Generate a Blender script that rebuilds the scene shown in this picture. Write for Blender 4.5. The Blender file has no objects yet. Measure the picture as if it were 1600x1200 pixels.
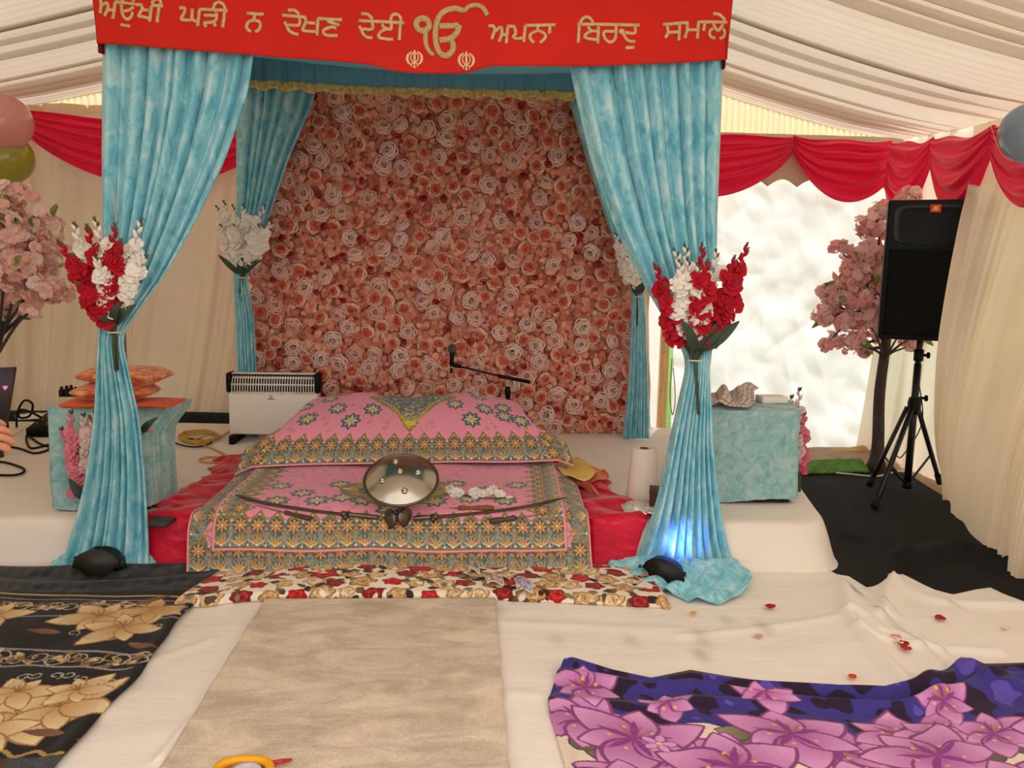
import bpy, math, random
import numpy as np
from mathutils import Vector

S = bpy.context.scene
COL = S.collection
PI = math.pi

# ------------------------------------------------------------------ camera
FPX = 1250.0                       # focal length for a frame 1600 px wide
YAW, PITCH, ROLL = math.radians(3.2), math.atan(170 / FPX), 0.02
CAM = np.array([0, 0, 1.2])
_f = np.array([math.sin(YAW), math.cos(YAW), 0]); _r = np.array([math.cos(YAW), -math.sin(YAW), 0]); _u = np.array([0, 0, 1.0])
F2 = _f * math.cos(PITCH) - _u * math.sin(PITCH); U2 = _u * math.cos(PITCH) + _f * math.sin(PITCH)
R3 = _r * math.cos(ROLL) + U2 * math.sin(ROLL); U3 = U2 * math.cos(ROLL) - _r * math.sin(ROLL)
cd = bpy.data.cameras.new('camera'); cd.sensor_width = 36; cd.lens = 36 * FPX / 1600; cd.clip_start = .05; cd.clip_end = 200
cam = bpy.data.objects.new('camera', cd); COL.objects.link(cam)
from mathutils import Matrix
cam.matrix_world = Matrix(((R3[0], U3[0], -F2[0], CAM[0]), (R3[1], U3[1], -F2[1], CAM[1]), (R3[2], U3[2], -F2[2], CAM[2]), (0, 0, 0, 1)))
S.camera = cam


def P(px, py, X=None, Y=None, Z=None):
    """where the sight line through a point of the 1600x1200 photograph meets the plane X, Y or Z = const"""
    d = F2 + R3 * (px - 800) / FPX - U3 * (py - 600) / FPX
    t = (X / d[0]) if X is not None else (Y / d[1]) if Y is not None else ((Z - CAM[2]) / d[2])
    return CAM + d * t


# ------------------------------------------------------------------ light
S.view_settings.view_transform = 'Standard'; S.view_settings.look = 'None'; S.view_settings.gamma = 1
S.view_settings.use_curve_mapping = False
S.view_settings.exposure = 0.44
S.cycles.use_denoising = True
S.cycles.max_bounces = 8; S.cycles.diffuse_bounces = 5; S.cycles.transmission_bounces = 5; S.cycles.transparent_max_bounces = 8
S.cycles.sample_clamp_indirect = 6
w = bpy.data.worlds.new('daylight'); S.world = w; w.use_nodes = True
w.node_tree.nodes['Background'].inputs[0].default_value = (1.0, 0.965, 0.97, 1)
w.node_tree.nodes['Background'].inputs[1].default_value = 1.15


def lamp(name, kind, loc, energy, color, target=None, size=None, rot=None):
    l = bpy.data.lights.new(name, kind); l.energy = energy; l.color = color
    o = bpy.data.objects.new(name, l); COL.objects.link(o); o.location = loc
    if target is not None:
        o.rotation_euler = (Vector(target) - Vector(loc)).to_track_quat('-Z', 'Y').to_euler()
    if kind == 'AREA' and size:
        l.shape = 'RECTANGLE'; l.size, l.size_y = size
    return o


sun = lamp('sun', 'SUN', (4, 9, 8), 3.0, (1.0, 0.97, 0.93), target=(2.4, 5.6, 1.2)); sun.data.angle = .05

# ------------------------------------------------------------------ helpers
def lin(h):
    if not isinstance(h, str): return tuple(h)
    h = h.lstrip('#'); v = [int(h[i:i + 2], 16) / 255 for i in (0, 2, 4)]
    return tuple(c / 12.92 if c <= .04045 else ((c + .055) / 1.055) ** 2.4 for c in v)


def node_mat(name):
    m = bpy.data.materials.new(name); m.use_nodes = True; nt = m.node_tree
    return m, nt, nt.nodes['Principled BSDF']


def mat(name, color, rough=.6, metal=0, sheen=0, vary=None, bump=None, attr=False, trans=0, spec=.3, emit=None, aniso=(1, 1, 1), coat=0):
    """vary=(scale, amount) value noise on the colour, bump=(scale, strength), attr: colour from the mesh attribute, trans: share of light let through"""
    m, nt, b = node_mat(name); N, L = nt.nodes, nt.links
    b.inputs['Roughness'].default_value = rough; b.inputs['Metallic'].default_value = metal
    b.inputs['Sheen Weight'].default_value = sheen; b.inputs['Sheen Roughness'].default_value = .35
    b.inputs['Specular IOR Level'].default_value = spec; b.inputs['Coat Weight'].default_value = coat
    c = lin(color) if color is not None else (1, 1, 1)
    src = None
    if attr:
        a = N.new('ShaderNodeAttribute'); a.attribute_name = 'Col'; src = a.outputs['Color']
    co = N.new('ShaderNodeTexCoord'); mp = N.new('ShaderNodeMapping'); mp.inputs['Scale'].default_value = aniso
    L.new(co.outputs['Object'], mp.inputs['Vector'])
    if vary:
        n = N.new('ShaderNodeTexNoise'); n.inputs['Scale'].default_value = vary[0]; n.inputs['Detail'].default_value = 5
        L.new(mp.outputs[0], n.inputs['Vector'])
        hs = N.new('ShaderNodeMapRange'); hs.inputs[1].default_value = .25; hs.inputs[2].default_value = .75
        hs.inputs[3].default_value = 1 - vary[1]; hs.inputs[4].default_value = 1 + vary[1]
        L.new(n.outputs[0], hs.inputs[0])
        mx = N.new('ShaderNodeMix'); mx.data_type = 'RGBA'; mx.blend_type = 'MULTIPLY'; mx.inputs[0].default_value = 1
        if src is None: mx.inputs[6].default_value = (*c, 1)
        else: L.new(src, mx.inputs[6])
        L.new(hs.outputs[0], mx.inputs[7]); src = mx.outputs[2]
    if src is None: b.inputs['Base Color'].default_value = (*c, 1)
    else: L.new(src, b.inputs['Base Color'])
    nrm = None
    if bump:
        n2 = N.new('ShaderNodeTexNoise'); n2.inputs['Scale'].default_value = bump[0]; n2.inputs['Detail'].default_value = 4
        L.new(mp.outputs[0], n2.inputs['Vector'])
        bp = N.new('ShaderNodeBump'); bp.inputs['Strength'].default_value = bump[1]; bp.inputs['Distance'].default_value = .01
        L.new(n2.outputs[0], bp.inputs['Height']); L.new(bp.outputs[0], b.inputs['Normal']); nrm = bp.outputs[0]
    if emit:
        b.inputs['Emission Color'].default_value = (*lin(emit[0]), 1); b.inputs['Emission Strength'].default_value = emit[1]
    if trans:
        t = N.new('ShaderNodeBsdfTranslucent'); ms = N.new('ShaderNodeMixShader'); ms.inputs[0].default_value = trans
        if src is None: t.inputs[0].default_value = (*c, 1)
        else: L.new(src, t.inputs[0])
        if nrm: L.new(nrm, t.inputs['Normal'])
        L.new(b.outputs[0], ms.inputs[1]); L.new(t.outputs[0], ms.inputs[2]); L.new(ms.outputs[0], N['Material Output'].inputs[0])
    return m


def crushed(name, dark, mid, light, scale=(9, 9, 4), rough=.45, trans=0):
    """crushed velvet: patches of nap lying this way and that"""
    m, nt, b = node_mat(name); N, L = nt.nodes, nt.links
    co = N.new('ShaderNodeTexCoord'); mp = N.new('ShaderNodeMapping'); mp.inputs['Scale'].default_value = scale
    L.new(co.outputs['Object'], mp.inputs['Vector'])
    n = N.new('ShaderNodeTexNoise'); n.inputs['Scale'].default_value = 1.6; n.inputs['Detail'].default_value = 7; n.inputs['Distortion'].default_value = 1.0
    n.inputs['Roughness'].default_value = .62
    L.new(mp.outputs[0], n.inputs['Vector'])
    r = N.new('ShaderNodeValToRGB'); e = r.color_ramp.elements
    e[0].position = .30; e[0].color = (*lin(dark), 1); e[1].position = .74; e[1].color = (*lin(light), 1)
    k = e.new(.5); k.color = (*lin(mid), 1)
    L.new(n.outputs[0], r.inputs[0]); L.new(r.outputs[0], b.inputs['Base Color'])
    b.inputs['Roughness'].default_value = rough; b.inputs['Sheen Weight'].default_value = .5; b.inputs['Sheen Roughness'].default_value = .3
    b.inputs['Specular IOR Level'].default_value = .25
    bp = N.new('ShaderNodeBump'); bp.inputs['Strength'].default_value = .35; bp.inputs['Distance'].default_value = .01
    L.new(n.outputs[0], bp.inputs['Height']); L.new(bp.outputs[0], b.inputs['Normal'])
    return m


ORIGIN = {}


def org(o):
    return ORIGIN.get(o.name, np.zeros(3)) if o is not None else np.zeros(3)


def build(name, V, loops, sizes, m, parent=None, loc=None, smooth=True, col=None, mats=None, midx=None):
    """link one mesh; V in world metres, moved so that the object's origin is its thing's base"""
    V = np.asarray(V, float)
    o0 = org(parent) if parent is not None else (np.asarray(loc, float) if loc is not None else np.array([V[:, 0].mean(), V[:, 1].mean(), V[:, 2].min()]))
    me = bpy.data.meshes.new(name); loops = np.asarray(loops, np.int32); sizes = np.asarray(sizes, np.int32)
    me.vertices.add(len(V)); me.vertices.foreach_set('co', (V - o0).astype(np.float32).ravel())
    me.loops.add(len(loops)); me.loops.foreach_set('vertex_index', loops)
    me.polygons.add(len(sizes)); me.polygons.foreach_set('loop_start', np.concatenate(([0], np.cumsum(sizes)[:-1])).astype(np.int32))
    me.polygons.foreach_set('loop_total', sizes)
    if smooth: me.polygons.foreach_set('use_smooth', np.ones(len(sizes), bool))
    for k in (mats or [m]): me.materials.append(k)
    if midx is not None: me.polygons.foreach_set('material_index', np.asarray(midx, np.int32))
    if col is not None:
        a = me.color_attributes.new('Col', 'FLOAT_COLOR', 'POINT')
        c = np.ones((len(V), 4), np.float32); c[:, :3] = col; a.data.foreach_set('color', c.ravel())
    me.update(calc_edges=True); me.validate()
    o = bpy.data.objects.new(name, me); COL.objects.link(o)
    if parent is not None: o.parent = parent
    else: o.location = o0
    ORIGIN[o.name] = o0
    return o


def tag(o, label=None, cat=None, group=None, kind=None):
    if label: o['label'] = label
    if cat: o['category'] = cat
    if group: o['group'] = group
    if kind: o['kind'] = kind
    return o


def thing(name, label, cat, loc, group=None):
    o = bpy.data.objects.new(name, None); o.empty_display_size = .05; COL.objects.link(o); o.location = loc
    ORIGIN[o.name] = np.asarray(loc, float)
    return tag(o, label, cat, group)


def copy_tree(o, loc, rot=None, scale=None):
    c = o.copy(); COL.objects.link(c); c.location = loc
    if rot is not None: c.rotation_euler = rot
    if scale is not None: c.scale = scale
    for ch in o.children:
        d = ch.copy(); COL.objects.link(d); d.parent = c
        for g in ch.children:
            e = g.copy(); COL.objects.link(e); e.parent = d
    return c


def grid_faces(nv, nu, cu=False, cv=False):
    i = np.arange(nv if cv else nv - 1)[:, None]; j = np.arange(nu if cu else nu - 1)[None, :]
    i2, j2 = (i + 1) % nv, (j + 1) % nu
    return np.stack([i * nu + j, i * nu + j2, i2 * nu + j2, i2 * nu + j], -1).reshape(-1, 4)


class MB:
    """collects vertices, faces, colours and material slots of ONE mesh"""
    def __init__(s): s.v, s.l, s.n, s.c, s.m, s.k = [], [], [], [], [], 0

    def add(s, V, faces, col=(1, 1, 1), slot=0):
        V = np.asarray(V, float).reshape(-1, 3); s.v.append(V)
        if isinstance(faces, np.ndarray):
            s.l.append((faces + s.k).ravel()); s.n.append(np.full(len(faces), faces.shape[1])); nf = len(faces)
        else:
            s.l.append(np.concatenate([np.asarray(f) + s.k for f in faces])); s.n.append(np.array([len(f) for f in faces])); nf = len(faces)
        c = np.asarray(lin(col) if isinstance(col, str) else col, float)
        s.c.append(np.broadcast_to(c, (len(V), 3)) if c.ndim == 1 else c.reshape(-1, 3)); s.m.append(np.full(nf, slot)); s.k += len(V)
        return s

    def grid(s, G, col=(1, 1, 1), cu=False, cv=False, slot=0):
        G = np.asarray(G, float); return s.add(G.reshape(-1, 3), grid_faces(G.shape[0], G.shape[1], cu, cv), col, slot)

    def sheet(s, G, t, col=(1, 1, 1), slot=0):
        """a grid with thickness t along its own normals"""
        G = np.asarray(G, float); n = np.cross(np.gradient(G, axis=1), np.gradient(G, axis=0)); n /= np.linalg.norm(n, axis=2, keepdims=True) + 1e-12
        nv, nu = G.shape[:2]; A, B = G + n * t / 2, G - n * t / 2
        f = grid_faces(nv, nu); K = nv * nu
        r = np.concatenate([np.arange(nu), np.arange(1, nv) * nu + nu - 1, (nv - 1) * nu + np.arange(nu - 2, -1, -1), np.arange(nv - 2, 0, -1) * nu])
        q = np.stack([r, np.roll(r, -1), np.roll(r, -1) + K, r + K], 1)
        c = np.asarray(lin(col) if isinstance(col, str) else col, float)
        cc = c if c.ndim == 1 else np.concatenate([c.reshape(-1, 3)] * 2)
        return s.add(np.concatenate([A.reshape(-1, 3), B.reshape(-1, 3)]), np.concatenate([f[:, ::-1], f + K, q]), cc, slot)

    def tube(s, pts, r, seg=8, col=(1, 1, 1), slot=0, flat=1.0, up=None, closed=False):
        pts = np.asarray(pts, float); n = len(pts); r = np.broadcast_to(np.asarray(r, float), (n,))
        d = np.gradient(pts, axis=0)
        if closed: d = np.roll(pts, -1, 0) - np.roll(pts, 1, 0)
        d /= np.linalg.norm(d, axis=1, keepdims=True) + 1e-12
        a = np.zeros_like(pts)
        ref = np.array(up if up is not None else (0, 0, 1.0) if abs(d[0][2]) < .9 else (1.0, 0, 0), float)
        for i in range(n):
            x = ref - d[i] * (ref @ d[i]); ln = np.linalg.norm(x)
            if ln < 1e-6: x = np.cross(d[i], (0.3, 0.5, .8)); ln = np.linalg.norm(x)
            a[i] = x / ln
            if up is None: ref = a[i]
        b = np.cross(d, a); t = np.arange(seg) * 2 * PI / seg
        G = pts[:, None] + r[:, None, None] * (a[:, None] * np.cos(t)[None, :, None] * flat + b[:, None] * np.sin(t)[None, :, None])
        s.grid(G, col, cu=True, cv=closed, slot=slot)
        if not closed:
            k = s.k - n * seg
            s.l.append(np.arange(k, k + seg)[::-1]); s.n.append(np.array([seg])); s.m.append(np.array([slot]))
            s.l.append(np.arange(k + (n - 1) * seg, k + n * seg)); s.n.append(np.array([seg])); s.m.append(np.array([slot]))
        return s

    def lathe(s, prof, c=(0, 0, 0), axis=(0, 0, 1), seg=24, col=(1, 1, 1), slot=0):
        ax = np.array(axis, float); ax /= np.linalg.norm(ax)
        a = np.cross(ax, (0, 1, 0) if abs(ax[1]) < .9 else (1, 0, 0)); a /= np.linalg.norm(a); b = np.cross(ax, a)
        t = np.arange(seg) * 2 * PI / seg; ring = a[None] * np.cos(t)[:, None] + b[None] * np.sin(t)[:, None]
        G = np.array([np.array(c) + ax * z + ring * max(r, 1e-4) for r, z in prof])
        return s.grid(G, col, cu=True, slot=slot)

    def box(s, c, size, rot=0, col=(1, 1, 1), slot=0, bevel=.0, taper=1.0, tilt=None):
        x, y, z = np.array(size) / 2.0
        b = min(bevel, .45 * min(size))
        if b <= 0:
            V = np.array([(sx * x * (taper if sz > 0 else 1), sy * y * (taper if sz > 0 else 1), sz * z) for sz in (-1, 1) for sx, sy in ((-1, -1), (1, -1), (1, 1), (-1, 1))])
            f = [(3, 2, 1, 0), (4, 5, 6, 7), (0, 1, 5, 4), (1, 2, 6, 5), (2, 3, 7, 6), (3, 0, 4, 7)]
        else:
            lay = []
            for zz, ins in ((-z, b), (-z + b * .3, b * .3), (-z + b, 0), (z - b, 0), (z - b * .3, b * .3), (z, b)):
                k = 1 + (taper - 1) * (zz + z) / (2 * z); ring = []
                for sx, sy in ((-1, -1), (1, -1), (1, 1), (-1, 1)):
                    ca = math.atan2(sy, sx)
                    for q in (-PI / 4, -PI / 12, PI / 12, PI / 4):
                        ring.append(((sx * (x - b) + (b - ins) * math.cos(ca + q) * 1.0) * k, (sy * (y - b) + (b - ins) * math.sin(ca + q)) * k, zz))
                lay.append(ring)
            V = np.array(lay).reshape(-1, 3); n = 16
            f = [tuple(range(n))[::-1], tuple(range(5 * n, 6 * n))] + [tuple(q) for q in grid_faces(6, n, cu=True)]
        if tilt is not None: V = V @ np.array(tilt).T
        cr, sr = math.cos(rot), math.sin(rot); V = np.stack([V[:, 0] * cr - V[:, 1] * sr, V[:, 0] * sr + V[:, 1] * cr, V[:, 2]], 1)
        return s.add(V + np.array(c), f, col, slot)

    def prism(s, pts, depth_vec, col=(1, 1, 1), slot=0):
        A = np.asarray(pts, float); B = A + np.asarray(depth_vec, float); n = len(A)
        f = [tuple(range(n)), tuple(range(n, 2 * n))[::-1]] + [(i, n + i, n + (i + 1) % n, (i + 1) % n) for i in range(n)]
        return s.add(np.concatenate([A, B]), f, col, slot)

    def blob(s, c, rad, seg=16, rings=10, col=(1, 1, 1), p=1.0, slot=0, rot=0):
        u = np.arange(seg) * 2 * PI / seg; v = np.linspace(-PI / 2, PI / 2, rings)
        sg = lambda q: np.sign(q) * np.abs(q) ** p
        G = np.stack([sg(np.cos(v))[:, None] * sg(np.cos(u))[None], sg(np.cos(v))[:, None] * sg(np.sin(u))[None], np.repeat(sg(np.sin(v))[:, None], seg, 1)], -1) * np.array(rad)
        if rot: G = np.stack([G[..., 0] * math.cos(rot) - G[..., 1] * math.sin(rot), G[..., 0] * math.sin(rot) + G[..., 1] * math.cos(rot), G[..., 2]], -1)
        return s.grid(G + np.array(c), col, cu=True, slot=slot)

    def build(s, name, m, parent=None, loc=None, smooth=True):
        ms = m if isinstance(m, list) else [m]
        return build(name, np.concatenate(s.v), np.concatenate(s.l), np.concatenate(s.n), ms[0], parent, loc, smooth, np.concatenate(s.c), ms, np.concatenate(s.m))


def cr(pts, n):
    """Catmull-Rom curve through pts, n samples"""
    p = np.asarray(pts, float); p = np.concatenate([[2 * p[0] - p[1]], p, [2 * p[-1] - p[-2]]])
    t = np.linspace(0, len(p) - 3 - 1e-6, n); i = t.astype(int); f = (t - i)[:, None]
    a, b, c, d = p[i], p[i + 1], p[i + 2], p[i + 3]
    return .5 * (2 * b + (c - a) * f + (2 * a - 5 * b + 4 * c - d) * f ** 2 + (3 * b - a - 3 * c + d) * f ** 3)


def smooth01(x): x = np.clip(x, 0, 1); return x * x * (3 - 2 * x)


def wob(x, y, seed, sc=1.0, n=6):
    """soft pseudo-random bumps over the plane, about -1..1"""
    rg = np.random.RandomState(seed); o = np.zeros(np.broadcast(x, y).shape)
    for k in range(n):
        a = rg.rand() * 2 * PI; f = sc * (.6 + 1.5 * rg.rand()); o = o + np.sin((x * math.cos(a) + y * math.sin(a)) * f * 2 * PI + rg.rand() * 7)
    return o / n * 1.6


class Canvas:
    """printed or embroidered pattern of a cloth: colours on a regular grid, x right, y up, metres"""
    def __init__(s, x0, x1, y0, y1, step, base):
        s.nx, s.ny = int((x1 - x0) / step) + 1, int((y1 - y0) / step) + 1
        s.x, s.y = np.linspace(x0, x1, s.nx), np.linspace(y0, y1, s.ny)
        s.X, s.Y = np.meshgrid(s.x, s.y); s.c = np.empty((s.ny, s.nx, 3)); s.c[:] = lin(base)

    def win(s, x0, x1, y0, y1):
        return slice(*np.searchsorted(s.y, (y0, y1))), slice(*np.searchsorted(s.x, (x0, x1)))

    def fill(s, mask, col, w=None):
        s.c[mask] = lin(col)

    def rect(s, x0, x1, y0, y1, col): s.c[s.win(x0, x1, y0, y1)] = lin(col)

    def ell(s, cx, cy, rx, ry, rot, col, shade=None):
        R = max(rx, ry); k = s.win(cx - R, cx + R, cy - R, cy + R); dx, dy = s.X[k] - cx, s.Y[k] - cy
        c_, s_ = math.cos(rot), math.sin(rot); u, v = (dx * c_ + dy * s_) / rx, (-dx * s_ + dy * c_) / ry
        m = u * u + v * v < 1
        if shade is None: s.c[k][m] = lin(col)
        else:
            t = np.clip((u[m] + 1) / 2, 0, 1)[:, None]; s.c[k][m] = np.array(lin(col)) * t + np.array(lin(shade)) * (1 - t)

    def petal(s, cx, cy, ang, L, Wd, col, tip=1.0, shade=None, edge=None):
        """a leaf shape from (cx,cy) along ang"""
        k = s.win(cx - L, cx + L, cy - L, cy + L); dx, dy = s.X[k] - cx, s.Y[k] - cy
        c_, s_ = math.cos(ang), math.sin(ang); u, v = (dx * c_ + dy * s_) / L, (-dx * s_ + dy * c_) / Wd
        h = np.where((u > 0) & (u < 1), np.sin(PI * np.clip(u, 0, 1) ** .8) ** tip, 0); m = np.abs(v) < h
        if not m.any(): return
        if shade is None: s.c[k][m] = lin(col)
        else:
            t = np.clip(u[m] * 1.2, 0, 1)[:, None]; s.c[k][m] = np.array(lin(col)) * t + np.array(lin(shade)) * (1 - t)
        if edge:
            e = m & (np.abs(v) > h - .16); s.c[k][e] = lin(edge)

    def line(s, pts, wd, col):
        pts = np.asarray(pts, float)
        for (xa, ya), (xb, yb) in zip(pts[:-1], pts[1:]):
            k = s.win(min(xa, xb) - wd, max(xa, xb) + wd, min(ya, yb) - wd, max(ya, yb) + wd)
            X, Y = s.X[k], s.Y[k]; d2 = (xb - xa) ** 2 + (yb - ya) ** 2 + 1e-12
            t = np.clip(((X - xa) * (xb - xa) + (Y - ya) * (yb - ya)) / d2, 0, 1)
            s.c[k][(X - xa - t * (xb - xa)) ** 2 + (Y - ya - t * (yb - ya)) ** 2 < (wd / 2) ** 2] = lin(col)

    def poly(s, pts, col):
        pts = np.asarray(pts, float); k = s.win(pts[:, 0].min(), pts[:, 0].max(), pts[:, 1].min(), pts[:, 1].max()); X, Y = s.X[k], s.Y[k]
        m = np.zeros(X.shape, bool)
        for (xa, ya), (xb, yb) in zip(pts, np.roll(pts, -1, 0)):
            m ^= ((ya > Y) != (yb > Y)) & (X < (xb - xa) * (Y - ya) / (yb - ya + 1e-12) + xa)
        s.c[k][m] = lin(col)

    def rosette(s, cx, cy, R, n, col, core, edge=None, wd=.3, rot=0):
        for c, k in ((edge, 1.3), (col, 1.0)):
            for i in range(n if c else 0):
                a = rot + 2 * PI * i / n; s.ell(cx + .60 * R * math.cos(a), cy + .60 * R * math.sin(a), .40 * R * (1 + (k - 1) * .4), R * wd * .62 * k, a, c)
        s.ell(cx, cy, R * .17, R * .17, 0, core)

# ------------------------------------------------------------------ materials of the marquee
M = {}
M['lining'] = mat('cream lining', '#e3cdb2', .85, sheen=.2, vary=(2.2, .06), bump=(90, .08), trans=.10)
M['roof'] = mat('roof lining', '#f1e5d2', .85, sheen=.2, vary=(1.5, .04), bump=(90, .06), trans=.2)
M['fill_membrane'] = mat('white roof membrane', '#f6f0e8', .6, trans=.7)  # extra translucent, for the added roof bay that brightens the floor
M['gable'] = mat('gable lining', '#f6e6c2', .85, bump=(90, .06), trans=.6)
M['voile'] = mat('thin cream lining', '#fbeeda', .8, sheen=.2, vary=(3, .05), bump=(70, .1), trans=.5)
M['canvas'] = mat('white tarpaulin', '#fcf9fa', .5, vary=(4, .03), bump=(13, .35), trans=.72)
M['timber'] = mat('pale timber', '#ecca94', .6, vary=(14, .2), bump=(40, .2), aniso=(4, 4, .4))
M['timber_h'] = mat('pale timber lengthways', '#c9a06a', .6, vary=(14, .25), bump=(40, .2), aniso=(.4, 4, 4))
M['alu'] = mat('grey aluminium', '#a9a498', .4, .6, vary=(8, .1))
M['board'] = mat('brown ground board', '#9b7a55', .7, vary=(10, .2))
M['sheet'] = mat('white cotton sheet', None, .85, sheen=.25, attr=True, bump=(4.5, .55), vary=(3, .03), aniso=(1, 3.2, 2))
M['carpet'] = mat('charcoal carpet', '#191817', .95, sheen=.0, vary=(60, .25), bump=(180, .5))
M['grass'] = mat('green turf', '#5c8a3a', .9, vary=(20, .4), bump=(90, .6))
M['crimson'] = mat('crimson satin', '#ff2258', .42, sheen=.5, vary=(5, .08), bump=(30, .12), trans=.15)

# ------------------------------------------------------------------ ground and floor
XL, XR, YB, ZE = -3.25, 2.98, 5.62, 2.2
mb = MB().box((0, 1.8, -.03), (6.6, 7.7, .04)); tag(mb.build('floor', M['board'], smooth=False), kind='structure')
mb = MB().box((0, 16, -.08), (60, 40, .05)); tag(mb.build('ground', M['grass'], smooth=False), kind='structure')


def stage_z(x, y):
    d = np.minimum(y - 3.10 - .03 * np.sin(x * 3.1), 1.56 + .22 * (y - 3.1) - x)
    a, b = y - 3.10 - .02 * np.sin(x * 3.1), 1.57 + .22 * (y - 3.1) - x
    k = .16; h = np.clip(.5 + .5 * (b - a) / k, 0, 1); d = b * (1 - h) + a * h - k * h * (1 - h)
    d = np.minimum(d, 5.35 - y)
    t = np.clip((d + .01) / .13, 0, 1)
    return .2 * np.sqrt(np.clip(1 - (1 - t) ** 2.2, 0, 1)) * smooth01(t * 1.5)


gx, gy = np.linspace(-3.15, 2.15, 420), np.concatenate([np.linspace(3.06, 3.35, 50), np.linspace(3.37, 5.38, 110)])
GX, GY = np.meshgrid(gx, gy)
Z = stage_z(GX, GY); top = np.clip(Z / .2, 0, 1)
Z = Z + top * .0035 * wob(GX, GY, 3, 1.1) + .010 * np.clip(np.sin(GX * 5 + 9 * (GY - 3.1) + 2 * wob(GX, GY, 8, .5)), -.2, 1) * (1 - np.abs(2 * top - 1)) + .002
c = np.broadcast_to(lin('#ece2d6'), GX.shape + (3,)).reshape(-1, 3)
ins = (Z > .0035).ravel()
f = grid_faces(*GX.shape); f = f[ins[f].any(1)]
V = np.stack([GX, GY, Z], -1).reshape(-1, 3)
used = np.unique(f); re = np.full(len(V), -1); re[used] = np.arange(len(used)); f = re[f]
o = build('stage', V[used], f.ravel(), np.full(len(f), 4), M['sheet'], col=c[used], loc=(-.8, 4.2, 0))
tag(o, 'low wide stage draped in a white sheet under the canopy', 'stage')

# charcoal carpet between the stage and the tent wall
n = 130; v = np.linspace(0, 1, n)[:, None]; u = np.linspace(0, 1, n)[None]
y = 2.3 + v * (5.0 - 2.3) + 0 * u
xr = np.interp(y[:, 0], [2.3, 3.1, 3.45, 4.0, 4.75, 5.0], [2.9, 2.75, 2.62, 2.66, 2.78, 2.7])[:, None]
xl0 = np.where(y[:, :1] > 3.08, 1.50 + .22 * (y[:, :1] - 3.1), 1.40); x = xl0 + (xr - xl0) * u
rid = lambda X, Y, pts, wd, h: h * np.exp(-(np.min([np.hypot(X - a, Y - b) for a, b in cr(pts, 60)[:, :2]], 0) / wd) ** 2)
carpet_in = None
z = .006 + .005 * wob(x, y, 5, .8) * 1.0 + rid(x, y, [P(1390, 770, Z=0), P(1395, 840, Z=0), P(1420, 890, Z=0)], .05, .03) + rid(x, y, [P(1420, 880, Z=0), P(1500, 862, Z=0), P(1580, 890, Z=0)], .07, .045) + rid(x, y, [P(1290, 760, Z=0), P(1330, 840, Z=0)], .06, .02)
_e = np.array([P(*q, Z=.01)[:2] for q in ((1300, 896), (1338, 920), (1385, 914), (1391, 902), (1411, 898), (1460, 923), (1525, 922), (1566, 937), (1650, 950))])
z = np.where(y < np.interp(x, _e[:, 0], _e[:, 1]) - .015, .003, z)
tag(MB().sheet(np.stack([x, y, np.clip(z, .003, 1)], -1), .004).build('carpet', M['carpet']), 'dark charcoal carpet rumpled on the ground under the speaker tripod', 'carpet')

# white floor sheet
nx, ny = 330, 220
sx = np.linspace(-1.75, 2.3, nx)
ed = np.array([P(*q, Z=.01)[:2] for q in ((1300, 896), (1330, 901), (1338, 920), (1362, 918), (1385, 914), (1391, 902), (1411, 898), (1460, 923), (1488, 930), (1525, 922), (1551, 918), (1566, 937), (1600, 944), (1650, 950))])
far = np.interp(sx, ed[:, 0], ed[:, 1]); far[sx < 1.5] = 3.3
v = np.linspace(0, 1, ny)[:, None]; y = .9 + (far[None] - .9) * v; x = sx[None] + 0 * v
z = .010 + .004 * wob(x, y, 21, .9) + .002 * wob(x, y, 22, 3)
for pts, wd, h in (([(1318, 915), (1330, 965), (1370, 1020), (1420, 1075)], .03, .028), ([(1322, 960), (1350, 962), (1375, 985)], .02, .018), ([(1392, 905), (1380, 960)], .03, .03), ([(1395, 905), (1440, 935), (1500, 945), (1600, 950)], .03, .018),
                   ([(1340, 985), (1430, 1010), (1560, 1020)], .02, .016), ([(1480, 1060), (1440, 1010), (1400, 990)], .03, .014), ([(560, 985), (800, 975), (1060, 985)], .03, .006), ([(800, 1085), (900, 1095)], .03, .006),
                   ([(390, 985), (330, 1090), (250, 1190)], .014, .02), ([(160, 1120), (230, 1040), (330, 1000)], .02, .006), ([(1060, 995), (1180, 985), (1310, 965)], .02, .008)):
    z = z + rid(x, y, [P(*q, Z=.01) for q in pts], wd, h)
z = np.where(y > 3.0, np.minimum(z, .02), z)
c = np.empty(x.shape + (3,)); c[:] = lin('#efe6dc')
rg = np.random.RandomState(5)
for q in ((1135, 968), (1190, 978), (1195, 986), (1092, 990), (1100, 1005), (1092, 1022), (1098, 1028), (985, 1000), (870, 1000), (780, 955)):
    p = P(*q, Z=.01); d = np.hypot((x - p[0]) / .025, (y - p[1]) / .045); c *= 1 - .2 * np.exp(-d ** 2)[..., None]
tag(MB().sheet(np.stack([x, y, np.clip(z, .006, 1)], -1), .003, np.asarray(c)).build('floor_sheet', M['sheet']), 'wide white cotton sheet wrinkled over the floor before the stage', 'sheet')


# ------------------------------------------------------------------ walls of lining
def pleats(t, seed, f0):
    rg = np.random.RandomState(seed); ph = t * f0 * 2 * PI
    ph = ph + 2.2 * np.sin(t * 3.1 + rg.rand() * 6) + 1.3 * np.sin(t * 7.7 + rg.rand() * 6)
    return np.sin(ph) + .5 * np.sin(2.13 * ph + 1) + .25 * np.sin(4.7 * ph)


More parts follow.
